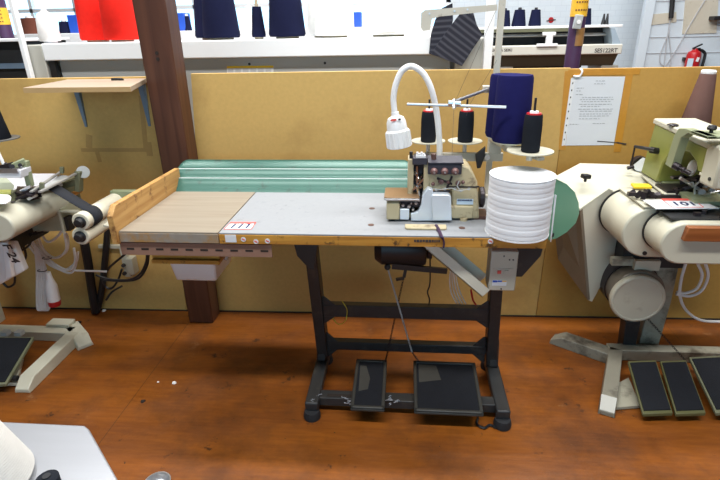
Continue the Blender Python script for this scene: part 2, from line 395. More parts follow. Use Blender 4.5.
# far walls: window wall on the left, painted brick and boarded wall on the right
FY = 6.4
b = MB(); b.box(-6, 6, FY, FY + .2, 0, 1.15); b.box(-6, 6, FY, FY + .2, 2.75, 4.5)
wins = [(-5.2, -4.0), (-3.7, -2.5), (-2.2, -1.0), (-.7, .5)]
e = -6
for x0, x1 in wins: b.box(e, x0, FY, FY + .2, 1.15, 2.75); e = x1
b.box(e, 6, FY, FY + .2, 1.15, 2.75)
struct(b.build('wall_far', 'brick'))
gl = bpy.data.materials.new('window_glass'); gl.use_nodes = True
n_ = gl.node_tree.nodes; t_ = n_.new('ShaderNodeBsdfTransparent'); g_ = n_.new('ShaderNodeBsdfGlossy'); x_ = n_.new('ShaderNodeMixShader'); x_.inputs[0].default_value = .06
g_.inputs['Roughness'].default_value = .05
gl.node_tree.links.new(t_.outputs[0], x_.inputs[1]); gl.node_tree.links.new(g_.outputs[0], x_.inputs[2]); gl.node_tree.links.new(x_.outputs[0], n_['Material Output'].inputs[0])
M['glass'] = gl
for i, (x0, x1) in enumerate(wins):
    f = MB()
    for a, c in ((x0, x0 + .05), (x1 - .05, x1), ((x0 + x1) / 2 - .02, (x0 + x1) / 2 + .02)): f.box(a, c, FY + .05, FY + .11, 1.15, 2.75)
    for a in (1.15, 1.67, 2.2, 2.70): f.box(x0, x1, FY + .05, FY + .11, a, a + .04)
    w = struct(f.build('window_%d' % (i + 1), 'white_paint'))
    MB().box(x0, x1, FY + .075, FY + .08, 1.15, 2.75).build('pane', 'glass', w)
struct(MB().box(-6.1, -6, -3, 7.2, 0, 4.5).build('wall_left', 'dim_wall')); struct(MB().box(6, 6.1, -3, 7.2, 0, 4.5).build('wall_right', 'dim_wall'))
struct(MB().box(-6, -2.6, -3.1, -3, 0, 4.5).box(2.6, 6, -3.1, -3, 0, 4.5).box(-2.6, 2.6, -3.1, -3, 0, 1.1).box(-2.6, 2.6, -3.1, -3, 2.6, 4.5).build('wall_front', 'dim_wall'))  # unseen wall; its middle opening is added to let in cool fill light
# boarded wall on the right, nearer than the brick
BY = 5.7
struct(MB().box(2.36, 6, BY, BY + .1, 0, 4.5).build('wall_right_far', 'pale_blue_paint'))
b = MB()
for z in (1.12, 1.27, 1.43, 1.60, 1.78): b.box(2.40, 6, BY - .006, BY, z, z + .006)
struct(b.build('trim_2', 'print'))
p = at(634, 30, Y=BY)
struct(MB().box(2.33, 2.42, BY - .03, BY, 0, 4.5).build('trim_3', 'pale_blue_paint'))
b = MB(); P = [at(645, 26, Y=BY), at(645, 15, Y=BY), at(676, 12, Y=BY), at(676, 22, Y=BY)]
b.slab(P, (0, -.008, 0)); struct(b.build('trim_4', 'beige'))
b = MB(); P = [at(682, 34, Y=BY), at(685, 0, Y=BY), at(718, 0, Y=BY), at(716, 33, Y=BY)]
b.slab(P, (0, -.008, 0)); struct(b.build('trim_5', 'beige'))

# ================================================================== TIMBER POST
b = MB(); b.hexa([(-1.110, 2.19, 0), (-.982, 2.19, 0), (-.982, 2.302, 0), (-1.110, 2.302, 0),
                  (-1.136, 2.19, 4.5), (-.970, 2.19, 4.5), (-.970, 2.302, 4.5), (-1.136, 2.302, 4.5)])
post = thing('timber_post', 'dark brown square timber post standing in front of the board partition', 'post', (-1.045, 2.245, 0))
b.build('shaft', 'post', post, bevel=.006)
for px, py in ((157, 53), (158, 59)): q = at(px, py, Y=2.19); MB().cyl(q + Vector((0, .004, 0)), q + Vector((0, -.004, 0)), .007, seg=10).build('bolt', 'slot', post)

# ================================================================== WALL SHELF
sh = thing('wall_shelf', 'pale wooden shelf board on two blue brackets fixed to the partition', 'shelf', (-1.43, 2.30, 1.04))
zt = 1.215
a0, a1 = at(29, 86.8, Z=zt), at(125.5, 87.5, Z=zt); x0, x1, yf = a0.x, a1.x, (a0.y + a1.y) / 2
xb0, xb1 = at(84, 78, W=0).x - .06, at(147, 78, W=0).x - .004
MB().hexa([(x0, yf, zt - .02), (x1, yf, zt - .02), (xb1, wy(-1.2) - .001, zt - .02), (xb0 - .02, wy(-1.6) - .001, zt - .02),
           (x0, yf, zt), (x1, yf, zt), (xb1, wy(-1.2) - .001, zt), (xb0 - .02, wy(-1.6) - .001, zt)]).build('shelf_board', 'shelf', sh, bevel=.002)
MB().box(x0, x1, yf - .0015, yf, zt - .0195, zt - .001).build('edge_band', 'shelf_edge', sh)
for px in (81.5, 146):
    a = at(px, 105, W=-.003); y1 = wy(a.x) - .001; b = MB()
    b.hexa([(a.x - .005, y1 - .006, zt - .215), (a.x + .005, y1 - .006, zt - .215), (a.x + .005, y1, zt - .215), (a.x - .005, y1, zt - .215),
            (a.x - .014, y1 - .022, zt - .0205), (a.x + .014, y1 - .022, zt - .0205), (a.x + .014, y1, zt - .0205), (a.x - .014, y1, zt - .0205)])
    b.box(a.x - .011, a.x + .011, yf + .05, y1, zt - .024, zt - .0205)
    b.build('bracket', 'blue_steel', sh)
q = at(117, 80.3, Z=zt)
tag(MB().obox((q.x, q.y, zt + .005), (.045, .016, .01), (0, 0, .1)).obox((q.x + .02, q.y - .006, zt + .0035), (.03, .012, .007), (0, 0, -.3)).build('hand_tool', 'black', bevel=.002), 'small black tool lying on the pale wall shelf', 'tool')
# old tape outlines on the board
def strip(pts, w, m, name):
    b = MB()
    for p, q in zip(pts, pts[1:]): b.beam(p, q, .0012, w, up=(q - p).cross(Vector((0, 1, 0))))
    return b.build(name, m)
b = MB()
for (ax, ay), (bx, by), w in (((89, 135), (89, 148), .03), ((81, 150), (152, 150), .018), ((141, 96), (146, 152), .022), ((97, 152), (100, 162), .02), ((148, 142), (150, 156), .03)):
    p, q = at(ax, ay, W=-.0008), at(bx, by, W=-.0008); b.beam(p, q, .0012, w, up=(q - p).cross(Vector((0, 1, 0))))
tag(b.build('tape_outline', 'tape_faint'), 'faint faded tape outline stuck on the partition below the shelf', 'tape')

# ================================================================== NOTICE SHEET
nt = thing('notice_sheet', 'typed white paper notice in a punched plastic sleeve taped to the orange partition board', 'notice', tuple(at(566, 146, W=-.002)))
y_ = lambda v, d: Vector((v.x, v.y - d, v.z))
P = [y_(at(*p, W=0), .002) for p in ((575.5, 76.5), (625, 76.5), (613.5, 145), (564.5, 145.5))]
MB().slab(P, (0, .001, 0)).build('paper', 'paper', nt)
S = [y_(at(*p, W=0), .0022) for p in ((571, 78), (575.5, 77), (564.8, 145), (561.5, 146))]
MB().slab(S, (0, .001, 0)).build('punched_strip', 'white', nt)
for i in range(9):
    t = (i + .6) / 9.4; q = y_(at(573.2 - 10 * t, 79 + 66 * t, W=0), .0026); MB().obox(q, (.004, .001, .007), (0, .15, 0)).build('hole', 'print_dark', nt)
b = MB()
rows = [(.06, .42, .62), (.10, .40, .62), (.16, .06, .2), (.20, .06, .16), (.25, .06, .22), (.29, .2, .82), (.32, .16, .84), (.35, .2, .8), (.39, .16, .82), (.42, .2, .6), (.46, .16, .86), (.49, .2, .85), (.53, .2, .86), (.56, .2, .8), (.60, .2, .62), (.68, .03, .22), (.67, .5, .76)]
for t, a, c in rows:
    L = P[0].lerp(P[3], t); R_ = P[1].lerp(P[2], t); e = a
    while e < c:
        w = random.uniform(.03, .08); p, q = L.lerp(R_, e), L.lerp(R_, min(c, e + w)); e += w + .02
        p = p - Vector((0, .0008, 0)); q = q - Vector((0, .0008, 0)); b.beam(p, q, .0008, .0026, up=(0, 0, 1))
b.build('text_lines', 'print', nt)
p, q = y_(at(597, 141, W=0), .003), y_(at(617, 142.5, W=0), .003); b = MB().beam(p, q, .0008, .003); p2 = y_(at(626, 144, W=0), .003); b.beam(q, p2, .001, .006)
b.build('handwriting', 'print_dark', nt)
tp = tag(MB().tube(spline([y_(at(573, 76, W=0), .006), y_(at(579, 76, W=0), .008), y_(at(581.5, 71, W=0), .01), Vector(at(580, 68.5, W=.005))]), .004, 6).build('paper_hook', 'white'), 'short curled white strip hooked over the partition above the notice', 'strip')
# amber tape round the notice
b = MB()
for pts in (((568.5, 71), (562, 150)), ((630, 70), (617, 152))):
    p, q = [at(*k, W=-.0012) for k in pts]; b.beam(p, q, .001, .03, up=(q - p).cross(Vector((0, 1, 0))))
p, q = at(568, 72.5, W=-.0016), at(640, 71.5, W=-.0016); b.beam(p, q, .001, .025, up=(0, 0, 1))
tag(b.build('amber_tape', 'tape_amber'), 'bands of amber tape on the board around the paper notice', 'tape')

# ================================================================== SEWING TABLE
T = .789
tb = thing('sewing_table', 'long industrial sewing table, white and maple top on black iron treadle stand', 'sewing table', (0, 1.75, 0))
xL, xD, xR, yF, yB = -.955, -.610, .448, 1.503, 1.957
top = MB().box(xD + .0015, xR, yF + .002, yB, T - .006, T).build('tabletop', 'laminate', tb, bevel=.0015, label='white laminate work surface')
MB().box(xD + .0015, xR, yF, yB - .002, T - .038, T - .006).build('plywood_edge', 'ply', tb, bevel=.001)
MB().box(xL, xD - .0015, yF + .002, yB, T - .005, T + .001).build('extension_board', 'maple', tb, bevel=.0015, label='pale maple extension surface')
MB().box(xL, xD - .0015, yF, yB - .002, T - .038, T - .005).build('extension_edge', 'ply_worn', tb, bevel=.001)
MB().prism([(yF - .012, T - .042), (yF - .012, T + .058), (yF + .02, T + .088), (2.03, T + .082), (2.03, T + .005), (1.97, T - .042)], 'X', xL - .022, xL - .001).build('side_guard', 'pine', tb, bevel=.002, label='upright pine board along the left end')
# mint trough behind
prof = [(1.957, T - .018), (1.975, T + .002), (1.995, T + .018), (2.010, T + .036), (2.016, T + .040), (2.022, T + .038), (2.040, T + .052), (2.050, T + .066), (2.056, T + .070), (2.062, T + .068), (2.088, T + .082), (2.108, T + .098)]
xl, xr = -.955, .050; N = 60; rings = []
def tr_edge(x):    # rounded upper corners: how much of the profile is kept
    for e, s_ in ((xl, 1), (xr, -1)):
        d = (x - e) * s_
        if d < .055: return .55 + .45 * math.sqrt(max(0, 1 - ((.055 - d) / .055) ** 2))
    return 1
b = MB(); cols = []
xs = sorted(set([xl + .055 * (1 - math.cos(PI / 2 * i / 10)) for i in range(11)] + [xr - .055 * (1 - math.cos(PI / 2 * i / 10)) for i in range(11)] + [xl + (xr - xl) * i / 20 for i in range(2, 19)]))
def plen(k):
    tot = len(prof) - 1; f = k * tot; i = min(int(f), tot - 1); f -= i
    return (prof[i][0] * (1 - f) + prof[i + 1][0] * f, prof[i][1] * (1 - f) + prof[i + 1][1] * f)
for x in xs:
    kx = tr_edge(x); 
    cols.append([])
    for j in range(23):
        yy, zz = plen(kx * j / 22); cols[-1].append(b.bm.verts.new((x - .33 * (yy - 1.957) * max(0, 1 - (x - xl) / .3), yy, zz)))
for a, c in zip(cols, cols[1:]):
    for j in range(22): b.face([a[j], c[j], c[j + 1], a[j + 1]])
o = b.build('back_trough', 'mint', tb, label='mint green ribbed sheet metal behind the top', smooth=1.2)
s_ = o.modifiers.new('solid', 'SOLIDIFY'); s_.thickness = .003
for i, (yy, zz) in enumerate(((2.016, T + .0425), (2.056, T + .0725))): MB().tube([(xl - .33 * (yy - 1.957) + .006, yy, zz), (xl + .3, yy, zz), (xr - .02, yy, zz)], .0018, 6).build('bead_highlight', 'white_paint', tb)  # glossy highlights on the trough ridges, drawn as thin white lines
# green curved guard at the right end
g = [(548, 176, 1.60), (556, 179, 1.63), (566, 184, 1.68), (574, 192, 1.72), (578, 203, 1.75), (578.5, 213, 1.75), (575, 223, 1.73), (566, 232, 1.68), (556, 238, 1.62), (548, 240, 1.59)]
MB().slab([at(a, c, Y=d) for a, c, d in g], (.002, -.002, 0)).build('end_guard', 'green', tb, label='rounded dark green metal guard at the right end')
MB().box(xR - .01, xR + .05, 1.60, 1.63, T - .036, T - .024).build('guard_bracket', 'black_iron', tb)
# slotted rail
b = MB(); x0, x1, zr0, zr1, yr = -.965, -.437, .700, .745, 1.512
b.box(x0, x1, yr, yr + .003, zr0, zr1); b.box(x0, x1, yr + .003, yr + .036, zr1 - .003, zr1)
b.build('slotted_rail', 'rail', tb)
for i in range(10): MB().box(x0 + .022 + i * .052, x0 + .022 + i * .052 + .026, yr - .0008, yr + .001, zr0 + .019, zr0 + .026).build('rail_slot', 'slot', tb)
MB().box(-.885, -.64, 1.55, 1.80, .650, .664).build('drawer_runner', 'ply', tb)
MB().box(-.885, -.64, 1.56, 1.80, .668, .680).build('drawer_runner', 'ply', tb)
for x in (-.84, -.69): MB().box(x, x + .02, 1.60, 1.78, .680, .751).build('hanger', 'pine', tb)
# white plastic tray under the left side
b = MB(); o0 = [(-.850, 1.60), (-.678, 1.60), (-.678, 1.80), (-.850, 1.80)]; o1 = [(-.838, 1.61), (-.685, 1.61), (-.685, 1.79), (-.838, 1.79)]
b.loft([[(x, y, .552) for x, y in o1], [(x, y, .632) for x, y in o0], [(x, y, .648) for x, y in o0]])
b.build('plastic_tray', 'white', tb, bevel=.008, label='white plastic drawer tray hung below the maple side')
MB().beam((-.645, 1.62, .64), (-.60, 1.62, .742), .015, .02).build('tray_bracket', 'grey_metal', tb)
# stickers and marks on the front edge
b = MB().box(at(225.5, 240, Y=yF).x, at(236.5, 240, Y=yF).x, yF - .0016, yF - .0004, .757, .783); b.build('paper_label', 'paper', tb)
for i, (px, py) in enumerate(((243.5, 239.3), (256, 241.5), (267.5, 241), (490.5, 241.3))):
    q = at(px, py, Y=yF); st = MB().cyl(q + Vector((0, -.0014, 0)), q + Vector((0, -.0004, 0)), .0085, seg=18).build('round_sticker', 'paper', tb, label='round white sticker with a red mark')
    MB().obox(q + Vector((0, -.0018, 0)), (.011, .0008, .004), (0, .5, 0)).build('sticker_mark', 'red', st)
b = MB(); x = .035
while x < .115:
    w = random.uniform(.004, .009); b.box(x, x + w, yF - .0012, yF - .0002, .769 - random.uniform(0, .002), .776); x += w + .0018
b.build('edge_stamp', 'print_dark', tb)
# number sticker on the white top: 1 1 7
A = [at(*p, Z=T) for p in ((231, 222.5), (256, 222.5), (251, 229.5), (224, 229.5))]
stk = MB().slab([p + Vector((0, 0, .0003)) for p in A], (0, 0, .0006)).build('number_sticker', 'paper', tb, label='white sticker with red frame and handwritten 117')
b = MB(); z = Vector((0, 0, .0012))
for i in range(4): b.beam(A[i] + z, A[(i + 1) % 4] + z, .003, .0006)
U = lambda s_, t: (A[0].lerp(A[1], s_)).lerp(A[3].lerp(A[2], s_), t) + z
b.beam(U(0, .12), U(1, .12), .012, .0006)
for k in (.36, .66): b.beam(U(k, .1), U(k, 1), .0015, .0006)
b.build('red_frame', 'red', stk)
for s_, ch in ((.24, '1'), (.52, '1'), (.80, '7')):
    b = MB().beam(U(s_ + .015, .26), U(s_ - .02, .86), .0075, .0008)
    if ch == '7': b.beam(U(s_ - .09, .27), U(s_ + .02, .27), .007, .0008)
    b.build('digit', 'ink', stk)
# plugs in the top
for px, py in ((372, 208.5), (371, 225), (462, 228)):
    q = at(px, py, Z=T); MB().cyl(q, q + Vector((0, 0, .0012)), .0105, seg=18).build('hole_plug', 'knob_brown', tb)
# cream insert in front of the overlocker
b = MB(); y0, y1 = 1.553, 1.592; xa, xb = at(405, 226, Z=T).x, at(446, 226, Z=T).x
b.prism([(xa + .008, y0), (xb - .004, y0), (xb, y0 + .01), (xb, y1), (xa, y1), (xa, y0 + .008)], 'Z', T, T + .007).build('cream_insert', 'cream_old', tb, bevel=.002)
# stand -----------------------------------------------------------------
for sx, nm in ((-1, 'left'), (1, 'right')):
    xf = -.345 if sx < 0 else .385; xt = -.352 if sx < 0 else .345
    lg = MB()
    lg.beam((xt, 1.735, .751), (xf * .985, 1.835, .07), .046, .062, up=(0, 1, 0))
    leg = lg.build('stand_leg', 'black_iron', tb, bevel=.004)
    ft = MB(); ft.beam((xf, 1.535, .052), (xf, 1.93, .060), .052, .040)
    ft.prism([(1.79, .08), (1.89, .08), (1.87, .20), (1.815, .20)], 'X', xf - .02, xf + .02)
    ft.build('foot_bar', 'black_iron', leg, bevel=.006)
    for y in (1.54, 1.90): MB().lathe([(.0, 0), (.032, 0), (.034, .012), (.029, .034), (0, .034)], (xf, y, 0), 20).build('rubber_foot', 'rubber', leg)
    gp = ((291, 246), (321, 246), (314, 270), (310, 270), (297, 256)) if sx < 0 else ((516, 249), (545, 249), (541, 256), (522, 277), (516, 277))
    P = [at(*p, Y=1.64) for p in gp]
    for p in P[:2]: p.z = .7505
    MB().slab(P, (0, .012, 0)).box(min(P[0].x, P[1].x), max(P[0].x, P[1].x), 1.64, 1.82, .7375, .7505).build('top_bracket', 'black_iron', leg, bevel=.002)
    MB().box(min(xt - .02, xt + .02), max(xt - .02, xt + .02), 1.60, 1.76, .725, .7500).build('top_plate', 'black_iron', leg)
def yleg(z): return 1.735 + (.751 - z) / .681 * .1
for z, h in ((.340, .056), (.152, .040)):
    y = yleg(z); b = MB(); b.box(-.335, .352, y - .018, y + .018, z - h / 2, z + h / 2)
    for s_, xx in ((1, -.328), (-1, .35)):
        b.prism([(xx, z - .06), (xx + s_ * .012, z - .06), (xx + s_ * .055, z - h / 2), (xx + s_ * .055, z + h / 2), (xx + s_ * .012, z + .065), (xx, z + .065)], 'Y', y - .016, y - .008)
    b.build('cross_beam', 'black_iron', tb, bevel=.003)
MB().box(-.33, .37, 1.575, 1.625, .028, .066).build('pedal_bar', 'black_iron', tb, bevel=.003)
MB().box(-.29, -.16, 1.585, 1.60, .0662, .0675).build('bar_slot', 'slot', tb)
def pedal(x0, x1, y0, y1, z0, z1, patch, nm):
    b = MB(); w = .014
    def zz(y): return z0 + (z1 - z0) * (y - y0) / (y1 - y0)
    def pl(a, c, d, e, lo, hi): b.hexa([(a, d, zz(d) + lo), (c, d, zz(d) + lo), (c, e, zz(e) + lo), (a, e, zz(e) + lo), (a, d, zz(d) + hi), (c, d, zz(d) + hi), (c, e, zz(e) + hi), (a, e, zz(e) + hi)])
    pl(x0, x1, y0, y1, -.012, 0); pl(x0, x0 + w, y0, y1, 0, .008); pl(x1 - w, x1, y0, y1, 0, .008); pl(x0, x1, y0, y0 + w, 0, .008); pl(x0, x1, y1 - w, y1, 0, .008)
    pd = b.build('pedal', M[nm], tb, bevel=.004)
    b = MB(); pl(x0 + w, x1 - w, y0 + w, y1 - w, 0, .004); mt = b.build('rubber_mat', 'pedal_rub', pd)
    if patch:
        b = MB(); P = [(x0 + w + a * (x1 - x0 - 2 * w), y0 + w + c * (y1 - y0 - 2 * w)) for a, c in patch]
        b.slab([(x, y, zz(y) + .0045) for x, y in P], (0, 0, .0006)); b.build('worn_patch', 'taupe_worn', mt)
    b = MB(); b.box((x0 + x1) / 2 - .03, (x0 + x1) / 2 + .03, 1.59, 1.61, .067, zz(1.6) - .011); b.build('hinge', 'black_iron', pd)
M['pedal_rim'] = mat('grey_pedal_iron', (.040, .040, .036), .5, .2, .2, 20)
M['taupe_worn'] = mat('worn_rubber', (.036, .035, .030), .7, 0, .2, 20)
pedal(-.190, -.060, 1.505, 1.775, .080, .105, [(.1, .3), (.45, .35), (.5, .6), (.3, .9), (.05, .9)], 'pedal_rim')
pedal(.050, .306, 1.503, 1.778, .080, .105, [(.03, .55), (.42, .62), (.35, .95), (.03, .97)], 'pedal_rim')
# motor and linkage
mo = MB(); zm = at(400, 263, Y=1.82).z + .064; xm = at(375, 255, Y=1.82).x; mo.lathe([(0, 0), (.045, 0), (.066, .028), (.066, .19), (.06, .20), (0, .20)], (xm, 1.82, zm), 24, (1, 0, 0)).box(xm + .03, xm + .15, 1.79, 1.85, zm, .751)
mo = mo.build('motor', 'black', tb, bevel=.002)
MB().lathe([(0, 0), (.035, 0), (.04, .006), (.04, .022), (0, .022)], (xm + .20, 1.82, zm), 20, (1, 0, 0)).build('pulley', 'grime', mo)
MB().beam(at(392, 266, Y=1.78), at(447, 271, Y=1.80), .012, .022, up=(0, 0, 1)).ball(at(387.5, 267, Y=1.78), .013).build('treadle_lever', 'black_iron', tb)
MB().beam(at(410, 248, Y=1.80), at(404, 277, Y=1.80), .012, .012).beam(at(404, 278, Y=1.80), at(396, 279.5, Y=1.79), .01, .01).build('knee_lever', 'black_iron', tb)
def chain(p, q, name, r=.0035, n=26):
    b = MB(); p, q = Vector(p), Vector(q); d = (q - p); L = d.length; u = d.normalized(); s1 = u.orthogonal().normalized(); s2 = u.cross(s1)
    for i in range(n):
        c = p + d * ((i + .5) / n); w = s1 if i % 2 else s2; a = L / n * .68
        b.tube([c + u * (a * math.cos(2 * PI * k / 8)) + w * (r * math.sin(2 * PI * k / 8)) for k in range(9)], .0011, 5)
    return b.build(name, 'grime', tb)
zq = .105
MB().cyl(at(388, 269, Y=1.78), at(412, 352, Y=1.77), .0035, seg=8).build('pull_rod', 'grey_metal', tb)
chain(at(412, 352, Y=1.77), (.075, 1.770, .108), 'chain', n=12)
chain(at(403, 280, Y=1.80), at(387, 355, Y=1.77), 'chain', n=30)
chain(at(387, 355, Y=1.77), (-.068, 1.768, .108), 'chain', n=8)
MB().tube(spline([at(430, 250, Y=1.80), at(430, 282, Y=1.80), at(427.5, 292, Y=1.80), at(429.5, 300, Y=1.80), at(428, 308, Y=1.80)]), .003, 6).build('hanging_cord', 'black', tb)
# offcut chute
c0, c1 = at(424, 248, Y=1.545), at(482, 297, Y=1.545); u = (c1 - c0).normalized(); nz = Vector((-u.z, 0, u.x))
b = MB(); w = .024
for d, off, th, hw in ((0, 0, .003, .05),): b.slab([c0 - u * .02, c1, c1 + Vector((.0, .075, 0)) , c0 - u * .02 + Vector((0, .075, 0))], nz * .003)
b.slab([c0 - u * .02, c1, c1 + nz * .036, c0 - u * .02 + nz * .036], (0, .003, 0))
b.slab([c0 - u * .02 + Vector((0, .075, 0)), c1 + Vector((0, .075, 0)) - u * .012, c1 + nz * .050 + Vector((0, .075, 0)) - u * .012, c0 - u * .02 + nz * .050 + Vector((0, .075, 0))], (0, .003, 0))
b.build('offcut_chute', 'chute_cream', tb, label='cream metal offcut chute sloping below the top')
# cables below
for k in range(4): MB().tube(spline([at(455, 250, Y=1.84), at(450 + k * 2, 275, Y=1.84), at(451 + k * 3, 292, Y=1.84), at(457 + k * 3, 304, Y=1.835)]), .0026, 6).build('cable', 'cable_white', tb)
MB().tube(spline([at(471, 290, Y=1.80), at(473, 300, Y=1.81), at(476, 305, Y=1.81)]), .004, 6).build('red_cable', 'ext_red', tb)
MB().tube(spline([at(342, 301, Y=1.76), at(347, 310, Y=1.75), at(345, 321, Y=1.76), at(338, 324, Y=1.77), at(331, 316, Y=1.79)]), .002, 6).build('yellow_wire', 'yellow_wire', tb)
# switch box
b = MB(); q = at(503, 262, Y=1.56)
sb = MB().box(.291, .380, 1.555, 1.625, .570, .716).build('switch_box', 'grey_box', tb, bevel=.004, label='grey switch box below the right front edge')
MB().box(.30, .366, 1.5535, 1.555, .628, .655).build('switch_plate', 'beige', sb)
MB().box(.316, .328, 1.5495, 1.5535, .637, .648).build('red_switch', 'red', sb); MB().box(.338, .352, 1.5495, 1.5535, .635, .650).build('button', 'beige', sb)
MB().box(.302, .350, 1.5537, 1.5548, .590, .611).build('brand_label', 'paper', sb)
b = MB().box(.303, .318, 1.5530, 1.5537, .603, .610).box(.319, .334, 1.5530, 1.5537, .605, .610); b.build('label_print', 'blue', sb)
MB().box(.334, .349, 1.5530, 1.5537, .606, .610).build('label_print', 'yellow', sb)
for x, z in ((.333, .700), (.334, .578), (.352, .687), (.364, .687)): MB().cyl((x, 1.5535, z), (x, 1.556, z), .0028, seg=8).build('screw', 'print_dark', sb)
MB().box(.318, .362, 1.625, 1.74, .70, .722).build('box_bracket', 'black_iron', sb)

# thread hanging over the edge
tag(MB().tube(spline([at(436, 226, Z=T + .004), at(439, 231, Z=T + .003), at(441.5, 236.5, Z=T + .002), at(443, 238.5, Y=yF - .006), at(444, 243, Y=yF - .006), at(443.5, 248, Y=yF - .006)]), [.007] * 6 + [.006] * 6 + [.004] * 6 + [.003] * 13, 6).build('thread_tail', 'strap_purple'), 'dark purple thread tail hanging over the table front edge', 'thread')

# ================================================================== OVERLOCK MACHINE
om = thing('overlock_machine', 'old cream overlock sewing machine standing on the white table top', 'sewing machine', (.10, 1.70, T))
g = T + .008
def yx(px, py, Y): v = at(px, py, Y=Y); return v.x, v.z
YM = 1.64
def R4(px0, py0, px1, py1, Y):      # a front rectangle from pixels
    a = at(px0, py0, Y=Y); c = at(px1, py1, Y=Y); return min(a.x, c.x), max(a.x, c.x), min(a.z, c.z), max(a.z, c.z)
x0, x1, z0, z1 = R4(386, 205, 478, 219, YM)
base = MB().box(-.055, .235, 1.645, 1.80, g, T + .052).build('machine_base', 'cream_old', om, bevel=.004)
for x, y in ((-.04, 1.65), (.205, 1.65), (-.04, 1.78), (.215, 1.78)): MB().lathe([(0, 0), (.013, 0), (.013, .009), (0, .009)], (x, y, T), 14).build('machine_foot', 'cream_old' if x > .1 and y < 1.7 else 'rubber', om)
# main right-hand body, rounded
def front(pts, Y): return [yx(a, c, Y) for a, c in pts]
pf = front([(452, 219), (452, 190), (429, 190), (428, 168), (457, 168), (462, 165), (469, 167.5), (474, 174), (477.5, 182), (479.5, 219)], 1.655)
MB().prism(pf, 'Y', 1.655, 1.775).build('main_body', 'cream_old', om, bevel=.006)
pf = front([(446, 186.3), (479.5, 186.3), (479.5, 187.6), (446, 187.6)], 1.654); MB().prism(pf, 'Y', 1.6535, 1.66).build('cover_seam', 'grime', om)
# lower left: arm under the cloth plate
x0, x1, z0, z1 = R4(386.5, 202, 399.5, 221, 1.628)
MB().box(x0, x1, 1.625, 1.73, g, z1).build('side_cover', 'cream_old', om, bevel=.004, label='yellowed cream left cover')
x0, x1, z0, z1 = R4(400, 209, 409, 221, 1.628)
MB().box(x0, x1, 1.628, 1.66, g, z1).build('small_cover', 'steel_light', om, bevel=.002)
b = MB().box(x0, at(425, 210, Y=1.64).x, 1.645, 1.70, g + .02, T + .082)
b.build('looper_housing', 'grime', om)
b = MB()
for px, py, r in ((403, 205, .006), (409, 206, .007), (413, 209, .005), (416, 203, .006), (405, 209.5, .004), (411, 203, .004)): v = at(px, py, Y=1.638); b.lathe([(0, 0), (r, 0), (r * .8, .008), (0, .008)], v, 10, (0, -1, 0))
b.build('looper', 'steel', om)
# cloth plate
zc = at(390, 198, Y=1.622).z
pl = [(-.0665, 1.628), (-.060, 1.621), (.052, 1.621), (.052, 1.70), (.038, 1.735), (-.0615, 1.735), (-.0665, 1.730)]
MB().prism(pl, 'Z', zc - .002, zc + .003).build('cloth_plate', 'tan_plate', om, bevel=.0015, label='tan metal cloth plate')
MB().prism([(x, y - .0015 if y < 1.65 else y) for x, y in pl], 'Z', zc - .010, zc - .002).build('plate_edge', 'steel', om, bevel=.002)
# silver front covers
pf = front([(411, 221), (411, 214), (418, 212), (421, 205), (423, 194), (428, 188.5), (433, 190), (433, 221)], 1.626)
MB().prism(pf, 'Y', 1.626, 1.66).build('front_cover', 'steel_light', om, bevel=.003, label='silver hinged front cover')
pf = front([(432, 221), (431.5, 196), (433, 194.5), (449, 195), (451, 197), (452, 221)], 1.618)
MB().prism(pf, 'Y', 1.618, 1.66).build('thread_cover', 'steel_light', om, bevel=.004)
# head column with mechanism
x0, x1, z0, z1 = R4(408, 159, 413, 200, 1.66)
MB().box(x0, x1, 1.66, 1.72, T + .08, z1).build('head_side', 'cream_old', om, bevel=.003)
MB().box(x1, at(429, 180, Y=1.68).x, 1.69, 1.76, T + .06, z1 - .004).build('head_back', 'grime', om)
MB().box(at(423.5, 180, Y=1.655).x, at(429, 180, Y=1.655).x, 1.655, 1.70, at(424, 196, Y=1.655).z, at(424, 164, Y=1.655).z).build('head_front', 'cream_old', om, bevel=.002)
x0, x1, z0, z1 = R4(412.5, 158, 427.5, 165, 1.65)
MB().box(x0, x1, 1.65, 1.69, z0, z1).build('head_cap', 'purple_plate', om, bevel=.002)
v = at(411, 160, Y=1.67); MB().cyl(v, v + Vector((0, 0, .028)), .006, seg=12).build('oil_knob', 'black', om)
b = MB()
for i in range(4): v = at(417.3 + i * 2.1, 158, Y=1.66); b.cyl(v, v + Vector((0, 0, .016 if i % 2 else .020)), .0038, seg=10)
v = at(416, 158, Y=1.66); w = at(425.5, 158, Y=1.66); b.box(v.x, w.x, 1.655, 1.675, v.z, v.z + .009)
b.build('thread_comb', 'white', om)
b = MB()
for px, py, r, L in ((416, 172, .008, .03), (418, 178, .009, .028), (415, 185, .007, .03), (420, 185, .008, .03), (417, 192, .007, .03), (421, 174, .005, .034)): v = at(px, py, Y=1.69); b.lathe([(0, 0), (r, 0), (r, L * .6), (r * .5, L * .75), (r * .4, L), (0, L)], v, 12, (0, -1, 0))
b.beam(at(417, 166, Y=1.668), at(417, 186, Y=1.668), .006, .009, up=(0, 1, 0)); b.beam(at(413, 190, Y=1.66), at(426, 176, Y=1.66), .006, .006); b.beam(at(417, 186, Y=1.655), at(419, 196, Y=1.65), .007, .006)
b.build('needle_bar', 'chrome', om)
MB().obox(at(416, 199, Y=1.642) , (.026, .03, .006), (0, .1, 0)).build('presser_foot', 'steel', om)
